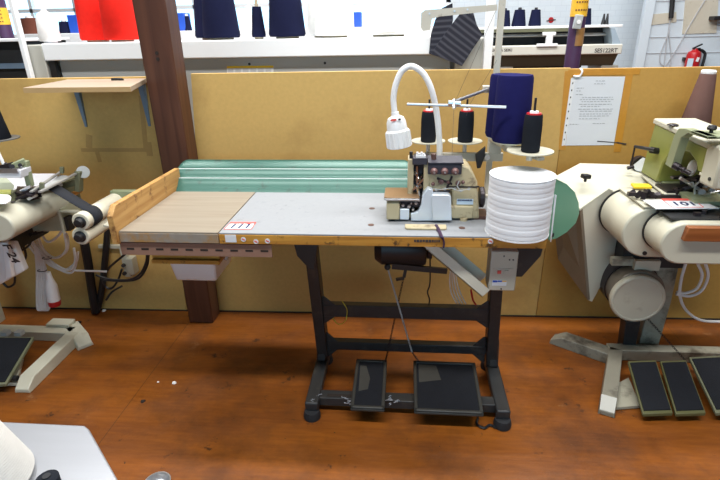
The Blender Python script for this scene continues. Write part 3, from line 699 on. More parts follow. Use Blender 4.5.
# tension block
x0, x1, z0, z1 = R4(428, 163.5, 461.5, 174.5, 1.65)
MB().box(x0, x1, 1.648, 1.68, z0, z1).build('tension_block', 'purple_plate', om, bevel=.003)
a = at(428, 163, Y=1.66); MB().hexa([(a.x, 1.645, a.z + .001), (a.x + .115, 1.645, a.z + .001), (a.x + .115, 1.70, a.z + .012), (a.x, 1.70, a.z + .012), (a.x, 1.645, a.z + .005), (a.x + .115, 1.645, a.z + .005), (a.x + .115, 1.70, a.z + .016), (a.x, 1.70, a.z + .016)]).build('top_plate', 'purple_plate', om)
for px in (434, 444.5, 455):
    v = at(px, 171, Y=1.648); k = MB().lathe([(0, 0), (.0115, 0), (.0125, .006), (.0105, .014), (.006, .019), (0, .019)], v, 18, (0, -1, 0)).build('tension_knob', 'knob_pink', om)
    MB().lathe([(0, .019), (.003, .019), (.003, .027), (0, .027)], v, 10, (0, -1, 0)).build('knob_pin', 'steel', k)
v = at(433.5, 162, Y=1.675); MB().lathe([(0, 0), (.010, 0), (.009, .006), (.0085, .028), (0, .030)], v, 16).build('height_knob', 'knob_brown', om)
# thread guides between
b = MB()
for px, py, r in ((441, 181.5, .010), (433, 184, .007), (448, 182, .006), (458, 183, .009), (463, 182, .006)): v = at(px, py, Y=1.655); b.lathe([(0, 0), (r, 0), (r * .9, .006), (r * .4, .009), (0, .009)], v, 14, (0, -1, 0))
b.build('thread_disc', 'knob_pink', om)
b = MB(); b.tube([at(*p, Y=1.640) for p in ((429, 188.5), (440, 189.5), (452, 188), (458, 191), (470, 189))], .0013, 6)
for px, py in ((436, 190), (445, 189), (455, 189), (462, 190), (469, 189)): v = at(px, py, Y=1.645); b.tube([v + Vector((.004 * math.cos(k), 0, .004 * math.sin(k))) for k in [i * PI / 4 for i in range(9)]], .0013, 5)
b.tube([at(*p, Y=1.642) for p in ((459, 181), (457, 186), (461, 192))], .002, 6)
b.build('thread_eyelet', 'grey_metal', om)
b = MB()
for pts in (((429, 192), (450, 191)), ((437, 178), (452, 184)), ((452, 176), (447, 188))): b.beam(at(*pts[0], Y=1.652), at(*pts[1], Y=1.652), .006, .007)
b.build('guide_bar', 'grime', om)
# name plate, hand wheel
x0, x1, z0, z1 = R4(457, 199, 473, 204.5, 1.6535)
np_ = MB().box(x0, x1, 1.6525, 1.655, z0, z1).build('name_plate', 'sky_blue', om)
b = MB(); x = x0 + .002
while x < x1 - .006: w = random.uniform(.003, .006); b.box(x, x + w, 1.6515, 1.6525, z1 - .0065, z1 - .001); x += w + .0012
b.build('plate_print', 'ink', np_)
v = at(479, 197, Y=1.70); MB().lathe([(0, 0), (.034, 0), (.036, .004), (.036, .014), (.03, .018), (0, .018)], v, 26, (1, 0, 0)).build('hand_wheel', 'grime', om)
MB().box(.235, .29, 1.66, 1.74, T, T + .012).build('belt_guard', 'knob_brown', om)

# ================================================================== GOOSENECK LAMP
yl = 1.83
lp = thing('gooseneck_lamp', 'white gooseneck work lamp arching over the overlock machine', 'lamp', (.10, 1.84, T))
hook = at(439, 160, Y=yl)
MB().lathe([(0, 0), (.032, 0), (.032, .012), (.02, .02), (.012, .03), (0, .03)], (hook.x, yl, T), 22).build('lamp_base', 'white', lp)
pts = [Vector((hook.x, yl, T + .02))] + [at(*p, Y=y) for p, y in (((439.5, 160), 1.83), ((439, 135), 1.82), ((436.5, 112), 1.81), ((431.5, 90), 1.80), ((423.5, 74), 1.80), ((412, 66.5), 1.80), ((402, 71), 1.80), ((396, 84), 1.80), ((393.5, 98), 1.80), ((394.5, 112), 1.80))]
MB().tube(spline(pts, 8), .0105, 14).build('gooseneck', 'white', lp)
a = at(394.8, 112, Y=1.80); c = at(399.5, 146, Y=1.80); d = (c - a).normalized()
hd = MB().lathe([(0, 0), (.013, 0), (.014, .012), (.028, .020), (.034, .034), (.036, .060), (.042, .066), (.044, .122), (.040, .124), (.037, .10), (0, .10)], a, 26, d).build('lamp_shade', 'white', lp)
b = MB()
for k in range(16):
    q = Vector((0, 0, 1)).rotation_difference(d); r = Vector((math.cos(k * PI / 8), math.sin(k * PI / 8), 0)); e1 = a + q @ (r * .0425 + Vector((0, 0, .068))); e2 = a + q @ (r * .0445 + Vector((0, 0, .120))); b.tube([e1, e2], .0018, 5)
b.build('shade_rib', 'white', hd)
v = at(393.5, 120, Y=1.766); MB().obox(v, (.020, .002, .007), (0, -.12, 0)).build('red_label', 'red', hd); v = at(399.5, 119.4, Y=1.766); MB().obox(v, (.008, .002, .007), (0, -.12, 0)).build('switch', 'black', hd)

# ================================================================== THREAD STAND
yp = 1.935
ts = thing('thread_stand', 'beige steel thread stand with pole, arms and cone saucers at the table back', 'thread stand', (.31, yp, T))
foot = at(487, 190, Y=yp); ptop = at(497.5, -60, Y=yp)
px_ = foot.x
MB().box(px_ - .011, px_ + .011, yp - .008, yp + .008, T, 1.75).build('pole', 'beige', ts, bevel=.002)
MB().box(px_ - .045, px_ + .045, yp - .03, yp + .02, T, T + .01).build('base_plate', 'beige', ts, bevel=.002)
a = at(424.5, 156.5, Y=yp - .03); c = at(503, 157, Y=yp - .03)
zb = (a.z + c.z) / 2
MB().box(a.x, c.x, yp - .030, yp - .010, zb - .018, zb + .014).build('cross_bar', 'beige', ts, bevel=.002)
b = MB(); v = at(487, 157, Y=yp - .03); MB().cyl(v, v + Vector((0, -.012, 0)), .010, seg=14).build('clamp_bolt', 'steel', ts)
v = at(479, 154, Y=yp - .035); MB().prism([(v.x - .014, v.z), (v.x + .02, v.z + .03), (v.x + .02, v.z - .005), (v.x + .008, v.z - .05), (v.x - .005, v.z - .052)], 'Y', yp - .05, yp - .031).build('clamp', 'black', ts, bevel=.002)
def saucer(cx, cy, z, r, pin):
    s_ = MB().lathe([(0, 0), (r * .3, 0), (r * .45, .004), (r, .009), (r, .0125), (r * .45, .0085), (0, .0085)], (cx, cy, z - .0085), 36).build('saucer', 'cream', ts)
    if pin: MB().cyl((cx, cy, z), (cx, cy, z + pin), .0038, seg=8).build('spool_pin', 'grime', s_)
    return s_
# small black cones
bc = None
spots = []
for (px, py, Yc, lab) in ((428.2, 141.5, 1.925, 'black thread cone behind the gooseneck lamp, leftmost on the thread stand'), (465.0, 141.5, 1.925, 'black thread cone on the middle saucer under the guide rod'), (530.0, 151.5, 1.625, 'black thread cone on the front saucer right above the white tape roll')):
    q = at(px, py, Y=Yc); spots.append((q, lab)); saucer(q.x, q.y, q.z, .064 if px < 500 else .072, .155 if px < 500 else .165)
for i, (q, lab) in enumerate(spots):
    h = .112 if i < 2 else .116; r0 = .0285
    if i in (0, 2):
        rt = thing('thread_cone', lab, 'thread cone', tuple(q), 'black thread cones on the thread stand', local=True)
        MB().lathe([(.006, 0), (r0 * .9, 0), (r0, .004), (r0, h * .72), (r0 * .93, h - .004), (r0 * .87, h), (.006, h)], (0, 0, 0), 32).build('thread', 'black_thread', rt)
        MB().lathe([(.0055, h), (r0 * .82, h), (r0 * .78, h + .004), (.0055, h + .004)], (0, 0, 0), 24).build('core', 'ext_red', rt, label='red plastic core')
        MB().lathe([(.0045, h + .004), (r0 * .5, h + .004), (r0 * .45, h + .010), (.0045, h + .010)], (0, 0, 0), 16).build('core_tip', 'white', rt)
        if i == 0: bc = rt
    else: copy_tree(bc, q, lab)
# front arm
q = spots[2][0]; j = at(503, 155, Y=yp - .02)
MB().beam((px_ + .015, yp - .012, q.z - .022), (q.x + .035, q.y - .01, q.z - .022), .022, .010).cyl((q.x, q.y, q.z - .028), (q.x, q.y, q.z - .008), .010, seg=12).box(px_ - .01, px_ + .035, yp - .03, yp, q.z - .03, zb + .014).build('front_arm', 'beige', ts)
for q, lab in spots[:2]: MB().cyl((q.x, q.y, zb + .012), (q.x, q.y, q.z - .006), .008, seg=12).build('saucer_stem', 'steel', ts)
# two big navy cones
nv = None
for i, (px, py, Yc, h, lab) in enumerate(((509.5, 142, 1.725, .217, 'large royal navy yarn cone in front, right of the stand pole'), (502, 137, 1.85, .217, 'large royal navy yarn cone half hidden behind its twin'))):
    q = at(px, py, Y=Yc)
    saucer(q.x, q.y, q.z, .056, .05)
    MB().beam((px_, yp, q.z - .024), (q.x, q.y, q.z - .024), .022, .012).cyl((q.x, q.y, q.z - .03), (q.x, q.y, q.z - .008), .018, seg=14).build('cone_arm', 'beige', ts)
    if i == 0:
        nv = thing('yarn_cone', lab, 'yarn cone', tuple(q), 'large navy yarn cones on the thread stand', local=True)
        r0, r1 = .0605, .056
        MB().lathe([(.008, .004), (r0 * .93, .004), (r0, .014), (r1 + (r0 - r1) * .1, h - .012), (r1 * .95, h - .002), (.025, h), (.008, h)], (0, 0, 0), 40).build('yarn', 'blue_yarn', nv)
        MB().lathe([(.006, 0), (.05, 0), (.05, .004), (.006, .004)], (0, 0, 0), 24).build('core', 'card', nv)
    else: copy_tree(nv, q, lab)
# guide rods
yr_ = 1.652
MB().cyl(at(407, 104.2, Y=yr_), at(506, 107, Y=yr_), .0045, seg=10).build('guide_rod', 'steel', ts)
MB().cyl(at(455, 101.5, Y=yr_ - .006), at(490, 88.5, Y=yp - .012), .0055, seg=10).build('rod_arm', 'steel', ts)
v = at(454, 103.5, Y=yr_ - .004); MB().cyl(v + Vector((-.018, 0, .002)), v + Vector((.02, 0, -.001)), .009, seg=10).cyl(v + Vector((0, -.012, -.014)), v + Vector((0, .004, .012)), .006, seg=8).build('rod_clamp', 'steel', ts)
v = at(488.5, 89, Y=yp - .012); MB().obox(v, (.042, .034, .024)).build('pole_clamp', 'beige', ts, bevel=.002)
ya = yp - .014
P = [at(*p, Y=ya) for p in ((497, 4.5), (497, 10.5), (440, 16.5), (432, 19), (430, 30), (423, 31), (420.5, 27), (421, 13), (425, 10))]
MB().slab(P, (0, -.004, 0)).build('top_arm', 'beige', ts, label='flat beige arm with a wider left end')
for px, py in ((429.5, 13.5), (454.5, 11), (467.5, 9.5)): v = at(px, py, Y=ya - .004); MB().cyl(v, v + Vector((0, -.003, 0)), .003, seg=8).build('arm_screw', 'steel', ts)
# threads running from the top arm
yt = 1.895
b = MB(); b.tube([at(497, 8, Y=1.92), at(454, 104, Y=1.895), at(452, 158, Y=1.74)], .0007, 4); b.tube([at(497, 60, Y=1.92), at(470, 104, Y=1.895), at(465, 120, Y=1.90)], .0007, 4)
tag(b.build('sewing_thread', 'print_dark'), 'fine dark threads running down from the stand arm to the overlock machine', 'thread')

# ================================================================== WHITE TAPE ROLL
rr = .0985; rc = at(519, 236, Z=T); rc = Vector((at(518.0, 235, Z=T).x, 1.55, T)); H_ = .192
tr = thing('tape_roll', 'big round roll of white cotton tape on the right end of the table', 'tape roll', tuple(rc), local=True)
prof = [(.02, .004)]
nl = 11
for i in range(nl):
    z0 = .004 + i * (H_ - .008) / nl; dz = (H_ - .008) / nl
    w = .0004 * math.sin(i * 2.1)
    prof += [(rr - .0006 + w, z0 + .001), (rr - .0003 + w, z0 + dz * .25), (rr - .0003 + w, z0 + dz * .8), (rr - .0007 + w, z0 + dz * .97)]
prof += [(.02, H_ - .004)]
MB().lathe(prof, (0, 0, 0), 56).build('winding', 'tape_white', tr, smooth=3)
MB().lathe([(.02, H_ - .004), (rr + .0005, H_ - .004), (rr + .0005, H_), (.02, H_)], (0, 0, 0), 56).build('top_flange', 'paper', tr, label='pale card disc on top')
MB().lathe([(.02, 0), (rr + .001, 0), (rr + .001, .004), (.02, .004)], (0, 0, 0), 56).build('bottom_flange', 'white', tr)
MB().lathe([(0, H_ + .003), (.017, H_ + .003), (.020, H_), (.0205, H_ - .002), (0, H_ - .002)], (0, 0, 0), 24).build('core_cap', 'white_paint', tr)
b = MB(); ang = -.30
p0 = Vector((math.cos(ang) * (rr + .002), math.sin(ang) * (rr + .002), .135))
b.slab([p0, p0 + Vector((.004, -.006, 0)), p0 + Vector((.003, -.018, -.15)), p0 + Vector((.001, -.012, -.15))], (.0006, .001, 0))
b.build('tape_end', 'tape_white', tr)

# ================================================================== BACKGROUND KNITTING MACHINE
YK = 2.75
km = thing('knitting_machine', 'long white flat knitting machine right behind the partition carrying yarn cones', 'knitting machine', (-.8, 2.95, 0))
ZT = 1.364
xa, xb = at(42, 50, Y=YK).x, at(452, 50, Y=YK).x
MB().box(xa, xb, YK, YK + .42, ZT - .088, ZT).build('top_beam', 'white_paint', km, bevel=.006, label='white top beam')
MB().box(xa + .04, xb, YK + .06, YK + .40, 0.35, ZT - .088).build('body', 'grey_metal', km, bevel=.004)
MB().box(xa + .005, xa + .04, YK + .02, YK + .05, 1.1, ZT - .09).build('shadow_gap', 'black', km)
a = at(22, 60, Y=YK).x
MB().box(a, xa - .004, YK + .01, YK + .42, .0, ZT - .006).build('end_cover', 'taupe_metal', km, bevel=.006)
a = at(455, 60, Y=YK + .02).x; c = at(489, 60, Y=YK + .02).x
MB().box(a, c, YK + .02, YK + .42, 0, at(470, 38, Y=YK + .02).z).build('end_cover', 'taupe_metal', km, bevel=.006)
for px, py in ((51.5, 67), (249.5, 64), (325, 63)): v = at(px, py, Y=YK + .06); MB().cyl(v, v + Vector((0, -.004, 0)), .007, seg=12).build('bolt', 'black', km)
lb = [at(*p, Y=YK + .06) for p in ((227, 66), (273.5, 65.5), (273.5, 76), (227, 76))]
wl = MB().slab(lb, (0, -.0015, 0)).build('warning_label', 'paper', km)
MB().slab([p + Vector((0, -.0018, 0)) for p in (lb[0], lb[1], lb[1].lerp(lb[2], .22), lb[0].lerp(lb[3], .22))], (0, -.0006, 0)).build('label_header', 'bright_yellow', wl)
b = MB()
for r_ in range(5):
    for k in range(6):
        t = .32 + r_ * .13; u0 = .02 + k * .163; p = lb[0].lerp(lb[1], u0).lerp(lb[3].lerp(lb[2], u0), t); q = lb[0].lerp(lb[1], u0 + .12).lerp(lb[3].lerp(lb[2], u0 + .12), t)
        b.beam(p + Vector((0, -.0022, 0)), q + Vector((0, -.0022, 0)), .0006, .0028)
b.build('label_print', 'print', wl)
def upright(pxt, pxb, Y, w, m, name='upright', par=km, zt=2.4):
    v = at(pxb, 70, Y=Y); return MB().box(v.x - w / 2, v.x + w / 2, Y, Y + .05, 0, zt).build(name, m, par, bevel=.004)
MB().box(at(27.5, 70, Y=YK - .03).x - .012, at(27.5, 70, Y=YK - .03).x + .012, YK - .03, YK, 0, 2.4).build('upright', 'white_paint', km, bevel=.003); upright(0, 487, YK - .03, .040, 'white_paint')
# cones on the beam
def big_cone(lab, px, Yc, rb, rt, h, m, grp, core='card', name='yarn_cone', cat='yarn cone', z=ZT, dome=False):
    q = at(px, 36, Y=Yc); o = thing(name, lab, cat, (q.x, Yc, z), grp, local=True)
    prof = [(.01, .010), (rb * .93, .010), (rb, .022), (rt + (rb - rt) * .08, h - .015)]
    prof += [(rt * .8, h + .01), (rt * .45, h + .022), (.01, h + .022)] if dome else [(rt * .94, h), (.01, h)]
    MB().lathe(prof, (0, 0, 0), 40).build('yarn', m, o)
    MB().lathe([(.006, 0), (rb * .62, 0), (rb * .62, .010), (.006, .010)], (0, 0, 0), 24).build('core', core, o)
    MB().lathe([(.006, h), (rt * .35, h), (rt * .32, h + .035), (.006, h + .035)], (0, 0, 0), 16).build('core_tip', core, o)
    return o
big_cone('small white thread cone with domed shoulder beside the left upright', 49.5, 2.82, .055, .047, .135, 'white_thread', None, 'white', 'thread_cone', 'thread cone', dome=True)
G = 'red yarn cones on the white beam'
r1 = big_cone('bright red yarn cone, the left one of the red pair', 97.5, 2.98, .092, .078, .30, 'red_yarn', G)
copy_tree(r1, (at(122, 36, Y=2.87).x, 2.87, ZT), 'bright red yarn cone next to the timber post')
G = 'big navy yarn cones on the white beam'
n1 = big_cone('big navy yarn cone just right of the timber post, overlapped by its neighbour', 213, 3.04, .098, .072, .30, 'navy_yarn', G)
copy_tree(n1, (at(222, 36, Y=2.87).x, 2.87, ZT), 'big navy yarn cone in front of another one right of the post')
copy_tree(n1, (at(287.5, 36, Y=2.87).x, 2.87, ZT), 'big navy yarn cone standing between the small navy cone and the white cones')
big_cone('small navy thread cone with grey top between the big navy cones', 259, 2.85, .037, .024, .158, 'navy_yarn', None, 'card', 'thread_cone', 'thread cone')
G = 'white yarn cones on the white beam'
w1 = big_cone('white yarn cone partly hidden right beside the navy cone', 326, 3.06, .105, .088, .30, 'white_yarn', G)
copy_tree(w1, (at(335, 36, Y=2.87).x, 2.87, ZT), 'white yarn cone in the middle of the white beam')
big_cone('widest white yarn cone near the right end of the beam', 388.5, 2.89, .132, .115, .30, 'white_yarn', G)
# hanging striped knit pieces
def cloth(lab, pts, Y, th, tilt):
    P = [at(a, c, Y=Y + d) for a, c, d in pts]; cen = sum(P, Vector()) / len(P)
    Rm = Matrix.Rotation(tilt, 4, 'Y'); b = MB()
    Q = [Rm.inverted() @ (p - cen) for p in P]; b.slab(Q, (0, th, 0))
    bmesh.ops.subdivide_edges(b.bm, edges=b.bm.edges[:], cuts=3, use_grid_fill=True)
    for v in b.bm.verts: v.co.y += .004 * math.sin(v.co.x * 60) 
    o = b.build('knit_piece', 'knit', origin=(0, 0, 0)); o.location = cen; o.rotation_euler = (0, tilt, 0)
    return tag(o, lab, 'knitwear', 'striped knit pieces over the beam end')
cloth('navy striped knit piece hanging at the back, its left edge free', [(452.5, 3, 0), (442, 8, 0), (435, 20, 0), (431, 34, 0), (429, 54, 0), (437, 56, 0), (449, 40, 0), (453, 20, 0)], YK - .0115, .01, -.05)
cloth('navy striped knit piece hanging aslant in front over the beam end', [(461, 12.5, 0), (473, 12, 0), (477, 25, 0), (482.5, 35, 0), (472, 50, 0), (462, 66, 0), (447, 60, 0), (431, 54, 0), (447, 31, 0)], YK - .029, .01, .62)
v = at(457, 0, Y=YK + .1)
# second machine row behind, with odds and ends on it
YR = 4.0; ZR = 1.418
rk = thing('rear_counter', 'long dark machine counter behind the white knitting machine holding cones and boxes', 'counter', (-2, YR + .25, 0))
MB().box(-4.6, .45, YR, YR + .5, ZR - .07, ZR).build('counter_top', 'white_paint', rk, bevel=.004); MB().box(-4.55, .40, YR + .03, YR + .45, 0, ZR - .07).build('counter_body', 'near_black', rk)
def small_cone(lab, px0, px1, pyb, pyt, m, grp=None, k=.8):
    q0 = at(px0, pyb, Y=YR + .15); q1 = at(px1, pyb, Y=YR + .15); r = (q1.x - q0.x) / 2; h = at((px0 + px1) / 2, pyt, Y=YR + .15).z - ZR
    o = thing('thread_cone', lab, 'thread cone', ((q0.x + q1.x) / 2, YR + .15, ZR), grp, local=True)
    MB().lathe([(.006, 0), (r, 0), (r, .01), (r * k, h), (.006, h)], (0, 0, 0), 24).build('thread', m, o)
    MB().lathe([(.005, h), (r * .4, h), (r * .36, h + .015), (.005, h + .015)], (0, 0, 0), 14).build('core', 'white', o)
small_cone('rust brown cone standing behind the left upright', 25, 42, 36, 18, 'rust_yarn', k=.86)
small_cone('navy cone behind the white thread cone and left of a blue box', 61, 72, 34, 21.5, 'navy_yarn')
small_cone('navy cone between blue box and big navy cone right of the post', 184, 192, 29, 16, 'navy_yarn', k=.6)
small_cone('short white cone on the rear counter left of the small navy cone', 241, 249, 33, 19, 'white_thread')
small_cone('tall white cone on the rear counter behind the small navy cone', 247, 254, 33, 6, 'white_thread', k=.7)
def small_box(lab, px0, px1, pyb, pyt, m, name='yarn_box', cat='box'):
    q0 = at(px0, pyb, Y=YR + .12); q1 = at(px1, pyb, Y=YR + .12); h = at(px0, pyt, Y=YR + .12).z
    tag(MB().box(q0.x, q1.x, YR + .12, YR + .24, ZR, h).build(name, m, bevel=.003), lab, cat)
small_box('blue box on the rear counter left of the red cones', 70.5, 82, 34, 15, 'blue')
small_box('blue box on the rear counter right behind the timber post', 176, 186, 30, 13, 'blue')
small_box('blue box on the rear counter between the white cones', 354, 361, 30, 12, 'blue')
lk = thing('dark_machine', 'dark machine with white ledge at the far left edge behind the partition', 'machine', (-2.9, 3.3, 0))
zl_ = at(8, 38.5, Y=3.10).z; xr_ = at(26, 50, Y=3.05).x
MB().box(-4.2, xr_, 3.05, 3.5, zl_ - .018, zl_).build('ledge', 'white_paint', lk, bevel=.003); MB().box(-4.2, xr_ - .02, 3.10, 3.48, 0, zl_ - .018).build('machine_body', 'near_black', lk)
MB().box(-4.2, xr_ - .03, 3.08, 3.10, 1.22, 1.25).build('rail', 'blue_steel', lk)
# column with yellow tape far left
def pole(lab, pxm, Y, w, ybands, zt=4.5):
    v = at(pxm[0], pxm[1], Y=Y); o = thing('round_column', lab, 'column', (v.x, Y, 0))
    MB().cyl((v.x, Y, 0), (v.x, Y, zt), w / 2, seg=20).build('shaft', 'purple', o)
    for y0, y1, m in ybands:
        z1 = at(pxm[0], y0, Y=Y - w / 2).z; z0 = at(pxm[0], y1, Y=Y - w / 2).z
        t = MB().cyl((v.x, Y, z0), (v.x, Y, z1), w / 2 + .002, seg=20).build('tape_wrap', m, o)
        if m == 'yellow':
            b = MB()
            for r_ in range(4):
                zz = z0 + (z1 - z0) * (.18 + r_ * .22)
                if zz > 1.56 + .4 * (Y - 2.9): continue
                for k in range(-2, 3):
                    an = k * .3; b.obox((v.x + math.sin(an) * (w / 2 + .003), Y - math.cos(an) * (w / 2 + .003), zz), (w * .10, .001, w * .10), (0, 0, an))
            b.build('tape_print', 'card_brown', t)
    return o, v
M['card_brown'] = mat('brown_print', (.16, .06, .02), .7)
pole('purple column with yellow tape at the left edge behind the upright', (5, 28), 3.55, .085, [(7.5, 24.5, 'yellow')])
o, v = pole('purple column with yellow and brown tape bands behind the partition', (575, 40), 2.9, .078, [(-20, 16.5, 'yellow')])
q0, q1 = at(571, 28, Y=2.859), at(579, 46, Y=2.859); MB().prism([(v.x + .041 * math.cos(math.radians(a)), 2.9 + .041 * math.sin(math.radians(a))) for a in range(-105, -9, 12)] + [(v.x + .02, 2.9)], 'Z', q1.z, q0.z).build('brown_tape', 'tape_brown', o)
q = at(577.5, 22, Y=2.85); sw = MB().obox((q.x, 2.845, q.z), (.036, .03, .066), (0, .1, 0)).build('switch_box', 'grey_metal', o, bevel=.003); MB().cyl((q.x, 2.832, q.z), (q.x, 2.826, q.z), .010, seg=12).build('dial', 'white', sw)
# far knitting machine
YS = 4.6
fm = thing('flat_knitting_machine', 'far dark flat knitting machine with cream front rail behind the purple column', 'knitting machine', (1.25, YS + .3, 0))
def fr(px0, py0, px1, py1, Y): a = at(px0, py0, Y=Y); c = at(px1, py1, Y=Y); return a.x, c.x, c.z, a.z
x0, x1, z0, z1 = fr(470, 46.5, 619, 54, YS)
fx0, fx1 = x0, x1
M['rail_cream'] = mat('pale_cream_rail', (.62, .61, .54), .4)
MB().box(x0, x1 + .02, YS, YS + .12, z0, z1).build('front_rail', 'rail_cream', fm, bevel=.008)
zt = at(540, 26, Y=YS).z
MB().box(x0, x1, YS + .02, YS + .5, zt - .02, zt).build('top_rail', 'white_paint', fm, bevel=.003)
MB().box(x0, x1 - .3, YS + .01, YS + .03, zt - .045, zt - .02).build('rail_strip', 'olive_dark', fm)
MB().box(x0, x1 - .04, YS + .20, YS + .5, z1 - .05, zt - .02).build('needle_bed', 'near_black', fm)
MB().cyl((x0, YS + .15, (z1 + zt) / 2), (x1 - .06, YS + .15, (z1 + zt) / 2), .014, seg=10).build('carriage_rail', 'steel', fm)
zb_ = at(600, 60, Y=YS).z
MB().prism([(YS + .02, z0), (YS + .5, z0), (YS + .5, zb_ - .05), (YS + .10, zb_ - .05)], 'X', x0, x1).build('under_tray', 'tray_dark', fm)
MB().box(x0, x1 - .25, YS + .12, YS + .48, .55, zb_ - .05).build('lower_body', 'near_black', fm)
for px in (505, 610): v = at(px, 66, Y=YS + .1); MB().box(v.x - .07, v.x + .07, YS + .1, YS + .45, 0, zb_ - .05).build('leg', 'taupe_metal', fm, bevel=.004)
M['blue_grey'] = mat('blue_grey_plate', (.35, .44, .52), .35)
MB().slab([at(611, 28, Y=YS + .01), at(615, 28.5, Y=YS + .01), at(621.5, 46, Y=YS + .01), at(613, 47, Y=YS + .01)], (0, .45, 0)).build('end_plate', 'blue_grey', fm)
b = MB(); P = at(544, 32, Y=YS - .01); x2 = lambda px: at(px, 40, Y=YS - .01).x; zz = lambda py: at(550, py, Y=YS - .01).z
b.box(x2(542), x2(555), YS - .02, YS + .01, zz(35.5), zz(32)); b.box(x2(546), x2(552.5), YS - .02, YS + .01, zz(44), zz(35)); b.box(x2(537.5), x2(558), YS - .02, YS + .01, zz(46.5), zz(43.5))
b.build('carriage', 'white_paint', fm, bevel=.003)
text('model_text', 'SES122RT', .044, 'print_dark', fm, at(606, 50.6, Y=YS - .001), (PI / 2, 0, 0), .0008)
text('maker_text', 'SHIMA SEIKI', .032, 'print_dark', fm, at(502, 50.3, Y=YS - .001), (PI / 2, 0, 0), .0008)
cs = None
for i, (px, py0, hpx, lab) in enumerate(((504, 25.5, 12, 'leftmost navy cone on the far knitting machine, beside the beige stand pole'), (518.5, 25, 12.5, 'middle and widest navy cone on the far knitting machine'), (534.5, 25, 12, 'navy cone on the far knitting machine, right of the widest one'), (584.5, 24, 12, 'navy cone on the far machine peeping out right of the purple column'))):
    q = at(px, py0, Y=YS + .2)
    if cs is None:
        cs = thing('thread_cone', lab, 'thread cone', (q.x, YS + .2, zt), 'navy cones on the far machine', local=True)
        MB().lathe([(.006, 0), (.050, 0), (.052, .012), (.036, .128), (.006, .13)], (0, 0, 0), 24).build('thread', 'navy_yarn', cs); MB().lathe([(.005, .13), (.014, .13), (.012, .145), (.005, .145)], (0, 0, 0), 12).build('core', 'black', cs)
    else:
        c = copy_tree(cs, (q.x, YS + .2, zt), lab)
        if i == 1: c.scale = (1.15, 1.15, 1.02)
for px, w_, lab in ((603, .02, 'thin black spindle on the far machine, left of a pair'), (606.5, .02, 'thin black spindle on the far machine, right of a pair')):
    q = at(px, 23, Y=YS + .2); tag(MB().lathe([(0, 0), (.018, 0), (.006, .085), (0, .085)], (q.x, YS + .2, zt), 12).build('spindle', 'black'), lab, 'spindle', 'black spindles on the far machine')
# emblem on the white wall
em = thing('wall_emblem', 'small round red emblem with dark swoosh on the far white wall', 'emblem', tuple(at(551, 22, Y=FY)))
v = at(551, 20, Y=FY - .001); MB().cyl(v, v + Vector((0, -.004, 0)), .030, seg=20).build('disc', 'ext_red', em); MB().obox(v + Vector((0, -.006, -.002)), (.10, .004, .010), (0, -.12, 0)).build('swoosh', 'print_dark', em)
# fire extinguisher + things on the boarded wall
v = at(692, 64, Y=BY - .075); fe = thing('fire_extinguisher', 'red fire extinguisher by the far white wall', 'fire extinguisher', (v.x, BY - .075, .98), local=False)
MB().lathe([(0, .96), (.062, .96), (.065, .975), (.065, 1.10), (.056, 1.13), (.026, 1.15), (.022, 1.165), (0, 1.165)], (v.x, BY - .075, 0), 24).build('cylinder', 'ext_red', fe)
MB().beam((v.x - .03, BY - .085, 1.165), (v.x + .05, BY - .085, 1.205), .02, .012).beam((v.x - .02, BY - .085, 1.16), (v.x + .04, BY - .085, 1.165), .02, .012).build('handle', 'black', fe)
MB().tube(spline([(v.x + .02, BY - .075, 1.155), (v.x + .075, BY - .075, 1.14), (v.x + .105, BY - .075, 1.10), (v.x + .10, BY - .075, .98)]), .014, 8).build('hose', 'black', fe)
MB().obox((v.x - .05, BY - .133, 1.03), (.05, .006, .09), (0, 0, -.7)).build('blue_label', 'sky_blue', fe); MB().obox((v.x + .01, BY - .142, 1.065), (.025, .003, .04), (0, .2, 0)).build('white_mark', 'white', fe)
MB().box(v.x - .07, v.x + .07, BY - .05, BY - .001, 1.05, 1.08).build('wall_bracket', 'black', fe)
b = MB(); q = at(705, 66, Y=BY - .3)
tag(MB().box(v.x - .08, q.x + .5, BY - .45, BY - .02, 0, .96).build('dark_cabinet', 'near_black', bevel=.01), 'dark cabinet standing below the fire extinguisher by the far wall', 'cabinet')
q = at(675, 0, Y=BY - .03); cb = thing('cable_conduit', 'dark conduit with loose cables running down the far white wall', 'conduit', (q.x, BY - .03, 1.05))
MB().cyl(at(675, -30, Y=BY - .03), at(671, 18, Y=BY - .03), .022, seg=10).build('conduit', 'black', cb)
b = MB()
for pts in (((670.5, 18), (667, 40), (664, 66)), ((670, 30), (661, 52), (660, 62), (664, 66)), ((669, 35), (671, 55), (670, 66)), ((705, 0), (690, 25), (676, 50), (664, 68))): b.tube(spline([at(*p, Y=BY - .012) for p in pts]), .005, 5)
b.build('cable', 'print', cb)
tag(MB().obox(at(718, 18, Y=BY - .06), (.12, .1, .035)).build('wall_lamp_arm', 'black', bevel=.004), 'short black arm fixed to the far wall at the right edge', 'arm')

# ================================================================== RIGHT MACHINE
rm = thing('waistband_machine', 'cream and olive cylinder bed sewing machine on grimy pedestal at the right', 'sewing machine', (1.08, 1.95, 0))
